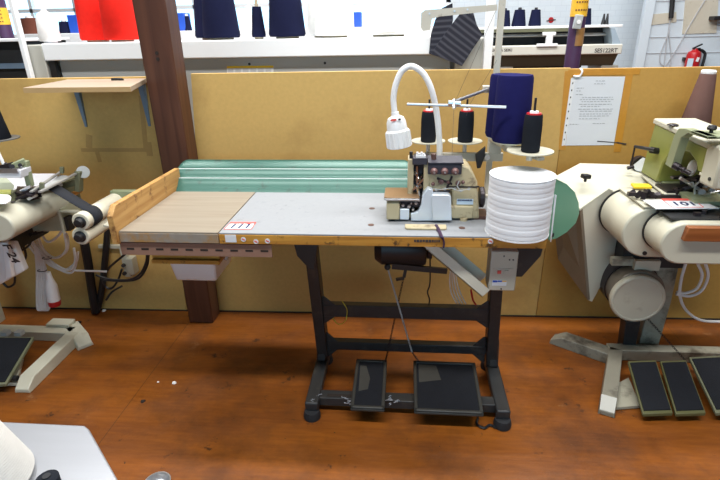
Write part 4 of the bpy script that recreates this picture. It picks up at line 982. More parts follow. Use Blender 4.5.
# back housing: top with chamfered corner, side and tapering skirt
zt = .83
A_ = [at(580, 209, Y=2.0), at(609, 189, Y=2.085), at(622, 196, Y=2.09), at(740, 196, Y=2.09), at(760, 166, Y=2.27), at(655, 165, Y=2.27), at(580, 163, Y=2.27), at(548, 180, Y=2.12)]
hs = MB(); hs.slab(A_, (0, 0, -.010)); hs.build('top_cover', 'cream', rm, bevel=.002)
f1 = [at(580, 209.5, Y=2.003), at(609, 189.5, Y=2.086), at(640, 214, Y=2.11), at(619, 252, Y=2.09), at(592, 302, Y=2.035), at(587.5, 300, Y=2.005)]
MB().slab(f1, (.006, .012, 0)).build('front_skirt', 'cream_worn', rm, bevel=.002)
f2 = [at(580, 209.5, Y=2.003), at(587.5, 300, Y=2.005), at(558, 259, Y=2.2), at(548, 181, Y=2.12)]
MB().slab(f2, (.012, .004, 0)).build('side_skirt', 'shaded_skirt', rm)
zt = .80
MB().box(.84, 1.5, 2.12, 2.25, .50, .755).build('rear_body', 'cream_dirty', rm)
q = at(585, 182, Y=2.08); MB().cyl(q, q + Vector((0, 0, .02)), .006, seg=10).obox(q + Vector((0, 0, .024)), (.034, .028, .018), (0, .1, .3)).build('knob', 'black', rm, bevel=.004)
def stadium(px_l, py_m, py_t, py_b, Y0, Y1, xr, name, m, bev=.006, squash=1.0):
    """bed with a rounded left end, extruded along depth"""
    zt_ = at(px_l, py_t, Y=Y0).z; zb__ = at(px_l, py_b, Y=Y0).z; r = (zt_ - zb__) / 2; xl_ = at(px_l, py_m, Y=Y0).x; cx, cz = xl_ + r * squash, (zt_ + zb__) / 2
    pts = [(cx + r * squash * math.cos(math.radians(a)), cz + r * math.sin(math.radians(a))) for a in range(90, 271, 10)] + [(xr, zb__), (xr, zt_)]
    return MB().prism(pts, 'Y', Y0, Y1).build(name, m, rm, bevel=bev), (cx, cz, r, zt_, zb__)
Yd = 1.80
dr, D = stadium(622.5, 232, 207.5, 257, Yd, 2.03, 1.30, 'bed_drum', 'cream')
cx, cz, r, zt1, zb1 = D
MB().prism([(cx + (r + .004) * math.cos(math.radians(a)), cz + (r + .004) * math.sin(math.radians(a))) for a in range(90, 271, 10)] + [(cx + .1, zb1), (cx + .1, zt1 + .004)], 'Y', 2.03, 2.036).build('drum_seam', 'black', rm)
v = at(644.5, 253, Y=Yd); MB().cyl(v, v + Vector((0, -.004, 0)), .008, seg=12).build('drum_screw', 'black', dr)
MB().box(at(682, 215, Y=Yd).x, 1.30, Yd - .003, Yd + .01, at(690, 221, Y=Yd).z, at(690, 211, Y=Yd).z).build('olive_panel', 'olive', dr)
v = at(715.5, 214, Y=Yd - .003); MB().cyl(v, v + Vector((0, -.003, 0)), .011, seg=14).build('panel_hole', 'black', dr)
Ya = 1.66
ar, A2 = stadium(661, 243, 223, 264, Ya, 1.80, 1.30, 'lower_arm', 'cream')
cx, cz, r, zt2, zb2 = A2
MB().prism([(cx + (r + .004) * math.cos(math.radians(a)), cz + (r + .004) * math.sin(math.radians(a))) for a in range(90, 271, 10)] + [(cx + .3, zb2), (cx + .3, zt2 + .004)], 'Y', 1.790, 1.797).build('arm_seam', 'black', rm)
MB().box(at(672, 222, Y=Ya + .02).x, 1.30, Ya + .03, 1.80, zt2 - .001, zt2 + .006).build('dark_tray', 'near_black', rm)
b = MB()
for k in range(9): b.obox((1.0 + k * .035, 1.72 + .03 * math.sin(k * 2.3), zt2 + .012), (.02, .014, .012), (0, 0, k))
b.build('tray_fitting', 'grime', rm)
s0, s1 = at(688, 227.5, Y=Ya - .02), at(720, 242, Y=Ya - .02)
MB().prism([(s0.x - .003, s1.z), (1.30, s1.z), (1.30, s0.z), (s0.x + .003, s0.z)], 'Y', Ya - .022, Ya + .03).build('wood_strip', 'copper_wood', rm, bevel=.003, label='red-brown wooden strip')
# work plate with number card
zp = zt1 + .004
MB().box(.86, 1.30, 1.80, 2.03, zt1 - .002, zp).build('bed_plate', 'cream', rm)
c4 = [at(*p, Z=zp + .012) for p in ((643, 200.2), (699, 199.2), (719, 208.5), (656, 208.8))]
cd = MB().slab([p - Vector((0, 0, .002)) for p in c4], (0, 0, .003)).build('number_card', 'paper', rm, label='white card with red frame and handwritten 101')
r4 = [at(*p, Z=zp + .0135) for p in ((661, 198.8), (692, 198.8), (703.5, 207.3), (672, 207.3))]; z = Vector((0, 0, .0006)); b = MB()
for i in range(4): b.beam(r4[i] + z, r4[(i + 1) % 4] + z, .003, .0006)
U2 = lambda s_, t: (r4[0].lerp(r4[1], s_)).lerp(r4[3].lerp(r4[2], s_), t) + z
b.beam(U2(0, .12), U2(1, .12), .020, .0006); b.build('red_frame', 'red', cd)
for s_, ch in ((.25, '1'), (.52, '0'), (.78, '1')): text('digit', ch, .055, 'ink', cd, U2(s_, .62) + Vector((0, 0, .0004)), (0, 0, 0), .0003, .1)
MB().box(.90, 1.30, 1.895, 1.915, zp, zp + .012).build('dark_channel', 'grime', rm)
a = at(640, 194, Z=zp + .02); b = MB()
for k in range(8): b.obox(a + Vector((.012 * k - .03, .02 * math.sin(k * 1.7), 0)), (.028, .016, .014), (k, k * .5, k * 1.3))
b.build('clip_cluster', 'grime', rm)
v = at(641, 187.5, Z=zt); tag(MB().obox(v + Vector((0, 0, .006)), (.066, .045, .010), (0, 0, -.1)).build('yellow_pad', 'bright_yellow', bevel=.002), 'small bright yellow pad lying on top of the right cream machine', 'pad')
pl = [at(*p, Z=zt) for p in ((661, 178), (676, 177), (697, 195), (680, 196))]
MB().slab([at(*p, Z=zt) for p in ((640, 176), (672, 176), (698, 196), (664, 196))], (0, 0, .008)).build('slide_plate', 'cream', rm, bevel=.002)
MB().slab([at(*p, Z=zt + .008) for p in ((663, 184), (678, 182), (692, 190), (676, 192))], (0, 0, .002)).build('steel_plate', 'steel', rm)
# needle area: dark oily linkages
b = MB(); random.seed(3)
for k in range(26):
    px, py = random.uniform(676, 722), random.uniform(176, 197); v = at(px, py, Y=1.93 + random.uniform(-.03, .05)); b.obox(v, (random.uniform(.012, .04), .02, random.uniform(.006, .016)), (0, random.uniform(-.6, .6), random.uniform(-.5, .5)))
b.box(.99, 1.30, 1.92, 2.02, zt, zt + .018)
b.build('needle_linkage', 'grime', rm)
b = MB()
for px, py, rr_ in ((700, 193, .014), (690, 184, .008), (710, 190, .010), (716, 196, .010), (704, 186, .007), (695, 197, .008)): v = at(px, py, Y=1.90); b.lathe([(0, 0), (rr_, 0), (rr_, .014), (0, .014)], v, 14, (0, -1, .3))
b.tube([at(694, 197, Y=1.89), at(695, 186, Y=1.89), at(700, 181, Y=1.89), at(708, 183, Y=1.89)], .004, 6)
b.tube([at(680, 178, Y=1.9), at(700, 190, Y=1.9)], .006, 8); b.tube([at(700, 196, Y=1.88), at(719, 191, Y=1.88)], .004, 6)
b.build('linkage_rod', 'steel', rm)
# sewing head
XH = 1.01; XW = 1.165
hp = lambda pts, Y: [(at(*p, Y=Y).x, at(*p, Y=Y).z) for p in pts]
hx = lambda pts, X=XH: [(at(*p, X=X).y, at(*p, X=X).z) for p in pts]
head = [(2.205, .812), (2.166, 1.028), (1.80, 1.013), (1.765, 1.013), (1.765, .925), (1.795, .925), (1.82, .955), (1.875, .975), (1.95, .965), (2.005, .94), (2.04, .89), (2.058, .812)]
MB().prism(head, 'X', XH, XW).build('sewing_head', 'olive', rm, bevel=.006, label='olive green head with an arched throat')
MB().prism([(2.180, 1.024), (2.176, 1.046), (1.70, 1.030), (1.70, 1.008)], 'X', XH - .004, XW + .004).build('head_cover', 'cream', rm, bevel=.005, label='cream cover along the top of the head')
v = at(673, 124.5, Z=1.046); MB().lathe([(0, 0), (.020, 0), (.020, .003), (.012, .006), (0, .006)], (v.x, v.y, 1.043), 18).build('oil_cap', 'grime', rm)
# face plate
MB().prism([(1.765, .895), (1.765, 1.018), (1.742, 1.036), (1.69, 1.036), (1.67, 1.02), (1.67, .895)], 'X', XH - .008, XW + .02).build('face_plate', 'cream', rm, bevel=.010)
v = at(710, 179, X=XH - .008); MB().cyl(v, v + Vector((-.004, 0, 0)), .006, seg=12).build('face_screw', 'black', rm)
# bracket arm in front of the head
br = [(1.925, .918), (1.905, 1.028), (1.885, 1.058), (1.84, 1.066), (1.70, 1.066), (1.70, 1.056), (1.82, 1.052), (1.855, 1.03), (1.875, .915)]
MB().prism(br, 'X', .962, .992).box(.962, 1.06, 1.70, 1.80, 1.056, 1.066).build('presser_bracket', 'olive_grey', rm, bevel=.003)
v = at(701, 130.5, Y=1.78); v = Vector((1.0, 1.755, 1.066)); MB().cyl(v, v + Vector((0, 0, .012)), .006, seg=12).lathe([(0, .010), (.013, .010), (.015, .016), (.011, .024), (0, .026)], v, 16).build('thumb_screw', 'black', rm)
a, c = at(674, 165, X=.965), at(690, 173.5, X=1.0); MB().cyl(a, a.lerp(c, .35), .013, seg=14).cyl(a.lerp(c, .3), c, .008, seg=12).ball(a.lerp(c, .6), .011).build('presser_shaft', 'grime', rm)
v = at(692, 168, X=1.06); MB().ball(v, .024, (.7, .5, 1.3)).build('thread_waste', 'white', rm)
MB().box(XH + .02, XW, 1.80, 2.06, .80, .815).build('throat_plate', 'olive_grey', rm)
# left lever
a, c = at(655, 150, X=.985), at(635, 146.5, X=.955); MB().cyl(at(658, 151, X=1.01), at(651, 150, X=.98), .013, seg=14).cyl(a, c, .008, .006, seg=12).build('lever_arm', 'black', rm)
e = at(630.5, 167, X=.955); MB().cyl(c, e, .004, seg=8).cyl(e + Vector((-.012, 0, -.005)), e + Vector((.012, 0, .002)), .008, seg=10).build('lever_link', 'grime', rm)
v = at(641, 165, Y=2.22); MB().cyl(v, v + Vector((.0, .03, 0)), .035, seg=22).build('hand_wheel', 'grime', rm); MB().cyl(v + Vector((-.004, -.006, .004)), v + Vector((0, .01, 0)), .03, seg=20).build('wheel_face', 'white', rm)
# cone with its spike, behind the head
q = at(693, 126, Y=2.25); zc_ = .985
cst = MB().box(q.x - .05, q.x + .05, 2.195, 2.285, zc_ - .012, zc_).box(q.x - .02, q.x + .02, 2.215, 2.265, zt, zc_ - .012).build('cone_platform', 'olive_dark', rm)
cn = thing('yarn_cone', 'tall brown yarn cone with white tip behind the olive sewing head', 'yarn cone', (q.x, 2.24, zc_), local=True)
MB().lathe([(.008, 0), (.057, 0), (.059, .006), (.029, .225), (.008, .228)], (0, 0, 0), 32).build('yarn', 'brown_yarn', cn)
MB().lathe([(.006, .226), (.027, .226), (.028, .234), (.024, .240), (.006, .240)], (0, 0, 0), 20).build('core', 'white', cn)
cn.rotation_euler = (0, .03, 0)
# motor with big disc
v0 = at(638.5, 300, Y=1.90); 
MB().cyl((v0.x + .01, 1.93, v0.z + .01), (v0.x + .01, 2.14, v0.z + .01), .106, seg=40).build('motor_housing', 'motor_brown', rm, bevel=.006)
MB().cyl((v0.x + .01, 2.0, v0.z + .01), (v0.x + .01, 2.10, v0.z + .01), .111, seg=40).build('motor_band', 'grime', rm)
MB().lathe([(0, 0), (.103, 0), (.106, .006), (.106, .022), (.100, .028), (.094, .029), (.092, .026), (0, .026)], (v0.x, 1.928, v0.z), 44, (-.06, -1, 0)).build('motor_disc', 'cream', rm, bevel=.001, label='round cream motor cover disc')
MB().box(v0.x - .05, v0.x + .2, 2.0, 2.1, v0.z + .10, .60).build('motor_mount', 'near_black', rm)
q0, q1 = at(636, 261, Y=1.95), at(659, 271, Y=1.95); MB().box(q0.x, q1.x, 1.95, 1.97, q1.z, q0.z).build('cream_clip', 'cream', rm)
q0, q1 = at(613, 259, Y=1.97), at(634, 266, Y=1.97); MB().box(q0.x, q1.x, 1.97, 2.0, q1.z, q0.z).build('brown_clip', 'cream_dirty', rm)
# pedestal
Yp = 2.06
MB().prism(hp([(659, 262), (680, 262), (671, 303), (655, 359), (635, 359), (650, 303)], Yp), 'Y', Yp, Yp + .06).build('pedestal', 'cream_dirty', rm, bevel=.004)
MB().prism(hp([(626, 322), (641, 322), (633, 359), (621, 359)], 2.03), 'Y', 2.03, 2.09).build('pedestal_strut', 'black_iron', rm, bevel=.003)
# base feet
z = .0
def foot(p, q, w, h, name='base_foot', m='foot_grimy', par=rm):
    p, q = Vector((*p, 0)), Vector((*q, 0)); d = (q - p).normalized(); sd = Vector((-d.y, d.x, 0)) * w / 2; H2 = Vector((0, 0, h))
    return MB().loft([[p - sd, p + sd, p + sd * .8 + H2 * .35, p - sd * .8 + H2 * .35], [p - sd + d * .05, p + sd + d * .05, p + sd * .9 + d * .05 + H2, p - sd * .9 + d * .05 + H2], [q - sd, q + sd, q + sd * .9 + H2, q - sd * .9 + H2]]).build(name, m, par, bevel=.003)
ja = at(612, 357, Z=.02)
foot(tuple(at(552, 340, Z=.0))[:2], (ja.x + .01, ja.y - .01), .075, .05)
foot(tuple(at(606, 416, Z=.0))[:2], (ja.x + .02, ja.y + .02), .062, .055)
e0 = at(606, 416, Z=0); dd = (Vector((ja.x, ja.y, 0)) - Vector((e0.x, e0.y, 0))).normalized(); s_ = Vector((-dd.y, dd.x, 0))
MB().slab([e0 + dd * .002 - s_ * .026 + Vector((0, 0, .020)), e0 + dd * .002 + s_ * .026 + Vector((0, 0, .020)), e0 + dd * .052 + s_ * .028 + Vector((0, 0, .0555)), e0 + dd * .052 - s_ * .028 + Vector((0, 0, .0555))], (0, 0, .002)).build('bare_tip', 'taupe_metal', rm)
MB().box(ja.x - .01, 1.75, 1.985, 2.04, 0, .055).build('rear_bar', 'cream_dirty', rm, bevel=.003)
MB().slab([at(*p, Z=.004) for p in ((618, 385), (628, 380), (640, 408), (613, 410))], (0, 0, .012)).build('floor_plate', 'cream_dirty', rm)
def rped(a, c, d, e, nm, rim):
    P = [at(*p, Z=h) for p, h in zip((a, c, d, e), (.10, .10, .045, .045))]
    pd = MB().slab([p - Vector((0, 0, .014)) for p in P], (0, 0, .014)).build('pedal', rim, rm, bevel=.002)
    cc = sum(P, Vector()) / 4; MB().slab([cc + (p - cc) * .90 for p in P], (0, 0, .004)).build('rubber_mat', 'pedal_rub', pd)
    MB().box(cc.x - .02, cc.x + .02, cc.y - .02, cc.y + .02, 0, cc.z - .012).build('hinge', 'black_iron', pd)
rped((628, 361), (656, 360), (673, 413), (643, 414), 'p', 'olive_rim'); rped((660, 361), (686, 360), (706, 413), (676, 414), 'p', 'olive_rim'); rped((689, 357), (728, 355), (748, 412), (716, 413), 'p', 'olive_dark')
chain(at(647, 318, Y=1.98), at(685, 360, Y=1.93), 'chain', .004, 22).parent = rm
o = bpy.data.objects[[k.name for k in bpy.data.objects if k.name.startswith('chain')][-1]]
SHd = SH[tb.name] - SH[rm.name]; o.data.transform(Matrix.Translation(SHd)); o.data.materials[0] = M['grime']
for pts in (((686, 262), (681, 280), (680, 296), (686, 310), (700, 320), (722, 322)), ((697, 262), (702, 275), (697, 288), (686, 293), (677, 292)), ((705, 262), (708, 276), (702, 290), (690, 296), (676, 294))): MB().tube(spline([at(*p, Y=1.95) for p in pts]), .006, 7).build('air_hose', 'cable_white', rm)

# ================================================================== LEFT MACHINE
lm = thing('binding_machine', 'cream cylinder bed sewing machine with webbing rollers at the left edge', 'sewing machine', (-1.6, 1.9, 0))
Y0 = 1.60; c1 = at(14, 228, Y=Y0); Y1 = at(55, 208, X=c1.x).y
ztp, zbt = at(0, 212.5, Y=Y0).z, at(0, 242, Y=Y0).z
r = (ztp - zbt) / 2; cx, cz = c1.x - r * 1.25, (ztp + zbt) / 2
MB().prism([(cx + r * 1.25 * math.cos(math.radians(a)), cz + r * math.sin(math.radians(a))) for a in range(-90, 91, 10)] + [(-2.1, ztp), (-2.1, zbt)], 'Y', Y0, Y1 + .10).build('bed_drum', 'cream', lm, bevel=.006)
zl = ztp
q = at(13, 202, Z=zl + .004); MB().cyl(q, q + Vector((0, 0, .003)), .008, seg=12).build('bed_screw', 'print_dark', lm)
# rear body and white rear board
MB().box(-2.1, c1.x - .12, Y1 + .10, 2.06, zl - .16, zl - .01).build('rear_body', 'cream_dirty', lm, bevel=.004)
MB().slab([at(*p, Z=zl + .005) for p in ((-30, 198), (-30, 176), (56, 176), (63, 186), (30, 196))], (0, 0, .012)).build('rear_board', 'lilac', lm, bevel=.002)
MB().box(-1.75, -1.45, 1.95, 2.06, zl - .2, zl + .005).build('board_support', 'olive_dark', lm)
# work plate with rounded end and yellow ruler
zp_ = zl + .028
pp = [at(*p, Z=zp_) for p in ((-20, 205), (6, 204.5), (11, 201.5), (11.5, 198), (9, 196), (-20, 195))]
MB().slab(pp, (0, 0, .006)).build('work_plate', 'white_paint', lm, bevel=.002)
M['ruler'] = mat('yellow_green_ruler', (.55, .56, .16), .5)
MB().slab([at(*p, Z=zp_ + .002) for p in ((-20, 194.8), (11, 194.3), (12, 191.5), (-20, 191.5))], (0, 0, .008)).build('yellow_ruler', 'ruler', lm)
M['pale_olive'] = mat('pale_grey_green', (.40, .42, .31), .4)
MB().slab([at(*p, Y=Y) for p, Y in (((-20, 191), 1.80), ((13, 190), 1.80), ((13.5, 187), 1.81), ((6, 179.5), 1.86), ((-20, 178.5), 1.86))], (0, .006, .004)).build('finger_guard', 'pale_olive', lm)
b = MB()
for px, py, s1_ in ((14, 198, .03), (12.5, 194, .022)): b.obox(at(px, py, Y=1.74), (.02, .03, s1_), (0, .1, .2))
b.build('guard_post', 'olive_dark', lm)
# dark needle area
b = MB(); random.seed(5); 
for k in range(14): b.obox(at(random.uniform(18, 40), random.uniform(190, 198), Y=1.72 + random.uniform(0, .06)), (random.uniform(.015, .05), .03, random.uniform(.006, .014)), (0, random.uniform(-.3, .3), random.uniform(-.6, .6)))
b.slab([at(*p, Z=zl + .002) for p in ((17, 198), (42, 197), (42, 190), (18, 190))], (0, 0, .016))
b.build('needle_linkage', 'grime', lm)
for p, q in (((21, 191), (31, 186)), ((28, 199), (37, 195))): MB().beam(at(*p, Y=1.73), at(*q, Y=1.74), .011, .010).build('linkage_rod', 'steel', lm)
# grey head cover and olive bracket
v0, v1 = at(-20, 178, Y=1.74), at(20.5, 170, Y=1.74)
MB().prism([(v0.x, v0.z), (v1.x - .006, v0.z), (v1.x, v1.z), (v0.x, v1.z)], 'Y', 1.74, 1.80).build('head_cover', 'lilac', lm, bevel=.003)
MB().box(v0.x, v1.x - .01, 1.735, 1.742, v1.z - .012, v1.z + .006).build('cover_rail', 'steel', lm)
b = MB(); b.beam(at(11, 167, Y=1.76), at(25.5, 160.5, Y=1.79), .02, .022); b.beam(at(25, 160.5, Y=1.79), at(30.5, 186, Y=1.79), .022, .022, up=(0, 1, 0)); b.build('presser_bracket', 'olive_grey', lm, bevel=.003)
b = MB(); b.obox(at(7, 166.5, Y=1.755), (.04, .03, .022), (0, -.2, 0)); b.cyl(at(5, 163, Y=1.755), at(9, 167, Y=1.755), .006, seg=8); b.cyl(at(12, 166.5, Y=1.74), at(12, 166.5, Y=1.76), .009, seg=10); b.cyl(at(20, 165, Y=1.75), at(20, 165, Y=1.77), .007, seg=10); b.build('clamp', 'grime', lm)
MB().cyl(at(-3, 150, Y=1.76), at(5, 167, Y=1.755), .006, seg=8).build('clamp_rod', 'white', lm)
# guide rails with knob
b = MB(); b.beam(at(31, 192, Y=1.72), at(62, 171, Y=1.98), .012, .006); b.beam(at(40, 192, Y=1.70), at(80, 171.5, Y=1.98), .014, .006)
b.build('guide_rail', 'rail_grey', lm); MB().slab([at(38, 192, Y=1.71), at(46, 189, Y=1.73), at(72, 176.5, Y=1.95), at(60, 174.5, Y=1.97)], (0, 0, -.003)).build('guide_plate', 'grey_metal', lm)
for px, py in ((62, 170), (42, 186)): MB().obox(at(px, py, Y=1.96 if px > 50 else 1.76), (.014, .016, .026), (0, .2, .3)).build('rail_clamp', 'olive_dark', lm)
b = MB(); b.prism([(at(*p, Y=1.96).x, at(*p, Y=1.96).z) for p in ((59, 190), (78, 185), (80, 178), (65, 182))], 'Y', 1.95, 1.97); b.beam(at(79, 191, Y=1.96), at(79, 171, Y=1.96), .022, .03, up=(0, 1, 0)); b.build('rail_bracket', 'olive_dark', lm, bevel=.002)
M['copper_orange'] = mat('orange_wood', (.42, .17, .03), .5)
MB().slab([at(*p, Y=Y) for p, Y in (((62, 195), 1.97), ((79, 191), 2.02), ((78.5, 194), 2.02), ((68, 198), 1.97))], (0, .03, 0)).build('wooden_edge', 'copper_orange', lm)
v = at(82, 172.5, Y=1.985); MB().lathe([(0, 0), (.010, 0), (.010, .016), (.026, .018), (.026, .024), (0, .026)], v, 24, (.7, -.65, .25)).build('tension_disc', 'grey_metal', lm, bevel=.001); v = at(76.5, 173, Y=1.97); MB().cyl(v, v + Vector((.02, .015, .005)), .011, seg=12).build('disc_hub', 'olive_grey', lm)
# rollers and webbing
def roller(px, py, Y0, Y1, rr_, dz=0):
    v = at(px, py, Y=Y0); ro = MB().cyl((v.x, Y0, v.z), (v.x, Y1, v.z), rr_, seg=28).build('roller', 'roller', lm, bevel=.004)
    MB().lathe([(0, 0), (rr_ * .64, 0), (rr_ * .64, .004), (rr_ * .5, .006), (rr_ * .42, .022), (0, .024)], (v.x, Y0, v.z), 20, (0, -1, 0)).build('roller_hub', 'black', ro); return v
R1 = roller(80.5, 222, 1.74, 2.0, .036); R2 = roller(80.5, 236.5, 1.74, 2.0, .036)
# webbing: from guide to upper roller
s0, s1 = at(42, 192, Y=1.74), at(52, 190, Y=1.82)
ya_, yb_ = 1.77, 1.83; rr_ = .0375
top_ = [(R1.x + rr_ * math.sin(math.radians(a)), R1.z + rr_ * math.cos(math.radians(a))) for a in range(0, 181, 15)]
ringA = []
b = MB(); path = [((s0.x), s0.z + .004)] + top_
cols = []
for i, (x, z) in enumerate(path):
    cols.append([b.bm.verts.new((x, ya_, z)), b.bm.verts.new((x, yb_, z))])
for p, q in zip(cols, cols[1:]): b.face([p[0], q[0], q[1], p[1]])
o = b.build('webbing', 'belt', lm, label='black elastic webbing running over the upper roller'); m_ = o.modifiers.new('solid', 'SOLIDIFY'); m_.thickness = .002
MB().box(R1.x - .02, R1.x + .09, 2.0, 2.03, R2.z - .03, R1.z + .045).build('roller_bracket', 'olive_grey', lm, bevel=.003)
MB().cyl((R1.x, 2.0, R1.z), (R1.x, 2.04, R1.z), .012, seg=10).build('roller_pin', 'black', lm)
v = at(123, 207, Y=1.99); MB().obox((v.x, 1.99, v.z), (.06, .03, .035), (0, -.2, .1)).build('bracket_block', 'olive_grey', lm, bevel=.003)
MB().slab([at(*p, Y=Y) for p, Y in (((103, 225), 1.70), ((122, 211), 1.86), ((141, 190), 2.05), ((150, 189), 2.06), ((116, 216), 1.76), ((109, 226), 1.70))], (0, 0, -.006)).build('slide_tray', 'cream', lm)
# column and casing under the bed
M['casing'] = mat('khaki_casing', (.36, .34, .23), .5)
MB().slab([at(*p, Y=1.86) for p in ((30, 221), (60, 209), (66, 231), (33, 232))], (0, .14, 0)).build('casing', 'casing', lm, bevel=.003)
b = MB(); b.beam(at(60, 211, Y=1.86), at(79, 211, Y=1.92), .03, .006); b.beam(at(59, 211, Y=1.855), at(64, 233, Y=1.855), .006, .01, up=(0, 1, 0)); b.build('casing_frame', 'cream', lm)
v = at(65.5, 224, Y=1.87); MB().box(v.x - .012, v.x + .016, 1.865, 1.90, v.z - .03, v.z + .03).build('casing_switch', 'black', lm)
MB().box(-2.16, -2.06, 2.03, 2.11, .04, .72).build('pedestal', 'cream', lm, bevel=.004)
MB().box(-2.16, -1.70, 2.0, 2.1, .66, .74).build('pedestal_head', 'cream_dirty', lm)
MB().box(-1.75, R1.x + .01, 2.005, 2.028, R2.z - .03, R2.z).build('roller_arm', 'cream', lm)
# control box with handwriting
P = [at(*p, Y=Y) for p, Y in (((-14, 243), 1.70), ((13, 243), 1.72), ((24.5, 271), 1.72), ((-6, 288), 1.70))]
cb_ = MB().slab(P, (0, .03, 0)).build('control_box', 'white', lm, bevel=.006, label='white control box with black handwriting')
MB().slab([at(*p, Y=1.69) for p in ((2, 243), (7, 243), (12, 277), (6, 280))], (0, .02, 0)).build('box_lid', 'white_paint', cb_, bevel=.003)
text('handwriting', 'F 24', .048, 'print_dark', cb_, at(10.5, 253, Y=1.688), (PI / 2, PI / 2 - .25, 0), .0006, .2)
b = MB(); P0 = at(-10, 212, Y=1.75); b.box(-1.9, -1.56, 1.75, 1.95, .60, zbt + .02); b.build('under_body', 'near_black', lm)
# dark cables
for pts in (((14, 238), (22, 245), (28, 238), (36, 232)), ((16, 236), (20, 250), (30, 244), (29, 236)), ((20, 236), (26, 256), (20, 262), (22, 240)), ((30, 234), (36, 234), (43, 232)), ((3, 283), (8, 287), (14, 284), (15, 277))): MB().tube(spline([at(*p, Y=1.84) for p in pts]), .005, 6).build('cable', 'black', lm)
# stand base
e0 = at(25, 396, Z=0)
foot((-1.605, 1.605), (-1.615, 2.0), .072, .052, m='cream', par=lm)
foot((-1.525, 1.94), (-1.68, 2.075), .075, .05, m='cream', par=lm)
MB().box(-2.2, -1.63, 1.985, 2.045, 0, .05).build('rear_bar', 'cream', lm, bevel=.003)
MB().box(-1.78, -1.66, 2.03, 2.09, .05, .068).build('pedestal_plate', 'cream', lm, bevel=.003)
MB().slab([at(*p, Z=.006) for p in ((-20, 388), (18, 386), (24, 360), (-20, 360))], (0, 0, .02)).build('front_bar', 'cream', lm, bevel=.003)
P = [at(-25, 337, Z=.12), at(34, 337, Z=.12), at(6, 384, Z=.055), at(-60, 384, Z=.055)]
pd = MB().slab([p - Vector((0, 0, .014)) for p in P], (0, 0, .014)).build('pedal', 'olive_dark', lm, bevel=.002)
cc = sum(P, Vector()) / 4; MB().slab([cc + (p - cc) * .93 for p in P], (0, 0, .004)).build('rubber_mat', 'pedal_rub', pd); MB().box(cc.x - .03, cc.x + .03, cc.y - .03, cc.y + .03, 0.0, cc.z - .012).build('hinge', 'black_iron', pd)
b = MB(); q = at(13, 378, Z=.045); b.cyl(q + Vector((-.02, 0, 0)), q + Vector((.02, 0, 0)), .012, seg=10); b.build('pedal_pivot', 'black', lm)
for px in (4, 18): q = at(px, 334, Z=.12); MB().obox(q + Vector((0, .01, 0)), (.03, .03, .02)).build('pedal_clip', 'grey_metal', lm)
# thread stand peeping in with a black cone
q = at(-2, 139, Y=2.08)
l2 = thing('thread_stand', 'grey saucer arm of a thread stand at the left edge below the shelf', 'thread stand', (q.x - .12, 2.08, zl + .017))
MB().lathe([(0, 0), (.02, 0), (.085, .008), (.085, .012), (0, .009)], (q.x, 2.08, q.z - .009), 30).build('saucer', 'dark_grey', l2)
MB().box(q.x - .13, q.x - .11, 2.07, 2.09, zl + .017, 1.25).beam((q.x - .12, 2.08, q.z - .015), (q.x, 2.08, q.z - .015), .016, .010).build('pole', 'beige', l2)
tc_ = thing('thread_cone', 'black thread cone on the grey saucer at the left edge', 'thread cone', (q.x, 2.08, q.z), local=True)
MB().lathe([(.006, 0), (.050, 0), (.052, .005), (.034, .14), (.006, .142)], (0, 0, 0), 28).build('thread', 'black_thread', tc_)
MB().lathe([(.005, .142), (.016, .142), (.014, .155), (.005, .155)], (0, 0, 0), 14).build('core', 'grey_card', tc_)
# white cable bundle with red plug
pc = thing('power_cable', 'coiled white cable bundle with red-ended plug hanging below the left machine', 'cable', tuple(at(45, 306, Y=2.0)))
b = MB(); Yc = 1.97
loops = [((30, 236), (36, 246), (52, 262), (68, 270), (75, 262), (74, 248)), ((28, 238), (38, 252), (54, 266), (70, 273), (76, 264), (75, 252)), ((34, 234), (40, 248), (52, 258), (66, 252), (68, 240), (66, 233)), ((37, 233), (44, 250), (56, 258), (66, 250), (65, 236), (64, 231)), ((40, 232), (48, 242), (58, 236), (62, 230)), ((26, 242), (40, 258), (62, 270), (76, 262), (78, 252))]
for k, pts in enumerate(loops): b.tube(spline([at(*p, Y=Yc + .01 * (k % 3)) for p in pts]), .0055, 7)
for k in range(5):
    x = 36 + k * 2.2; b.tube(spline([at(35 + k * .7, 244 + k, Y=Yc), at(x + 1, 270, Y=Yc), at(x + 1, 295, Y=Yc), at(x + 1.5, 308, Y=Yc), at(x + 4, 309, Y=Yc), at(x + 5, 295, Y=Yc), at(x + 2.5, 272, Y=Yc)]), .0055, 7)
b.tube(spline([at(75, 270.5, Y=Yc), at(90, 271, Y=Yc), at(107, 271.5, Y=1.99)]), .005, 6)
b.build('cable', 'cable_white', pc)
a, c = at(48, 272, Y=Yc - .02), at(54, 300, Y=Yc - .02); d = (c - a).normalized(); L = (c - a).length
MB().lathe([(0, 0), (.010, 0), (.014, .03), (.026, .07), (.028, L), (0, L)], a, 16, d).build('plug', 'white', pc, label='white plug body'); MB().lathe([(0, L), (.028, L), (.026, L + .026), (0, L + .026)], a, 16, d).build('plug_end', 'ext_red', pc, label='red plug end')
for px, py in ((42, 270.5), (47, 258)): q = at(px, py, Y=Yc - .01); MB().tube([q + Vector((.022 * math.cos(k * PI / 5), .012 * math.sin(k * PI / 5) , 0)) for k in range(11)], .002, 5).build('cable_tie', 'black', pc)
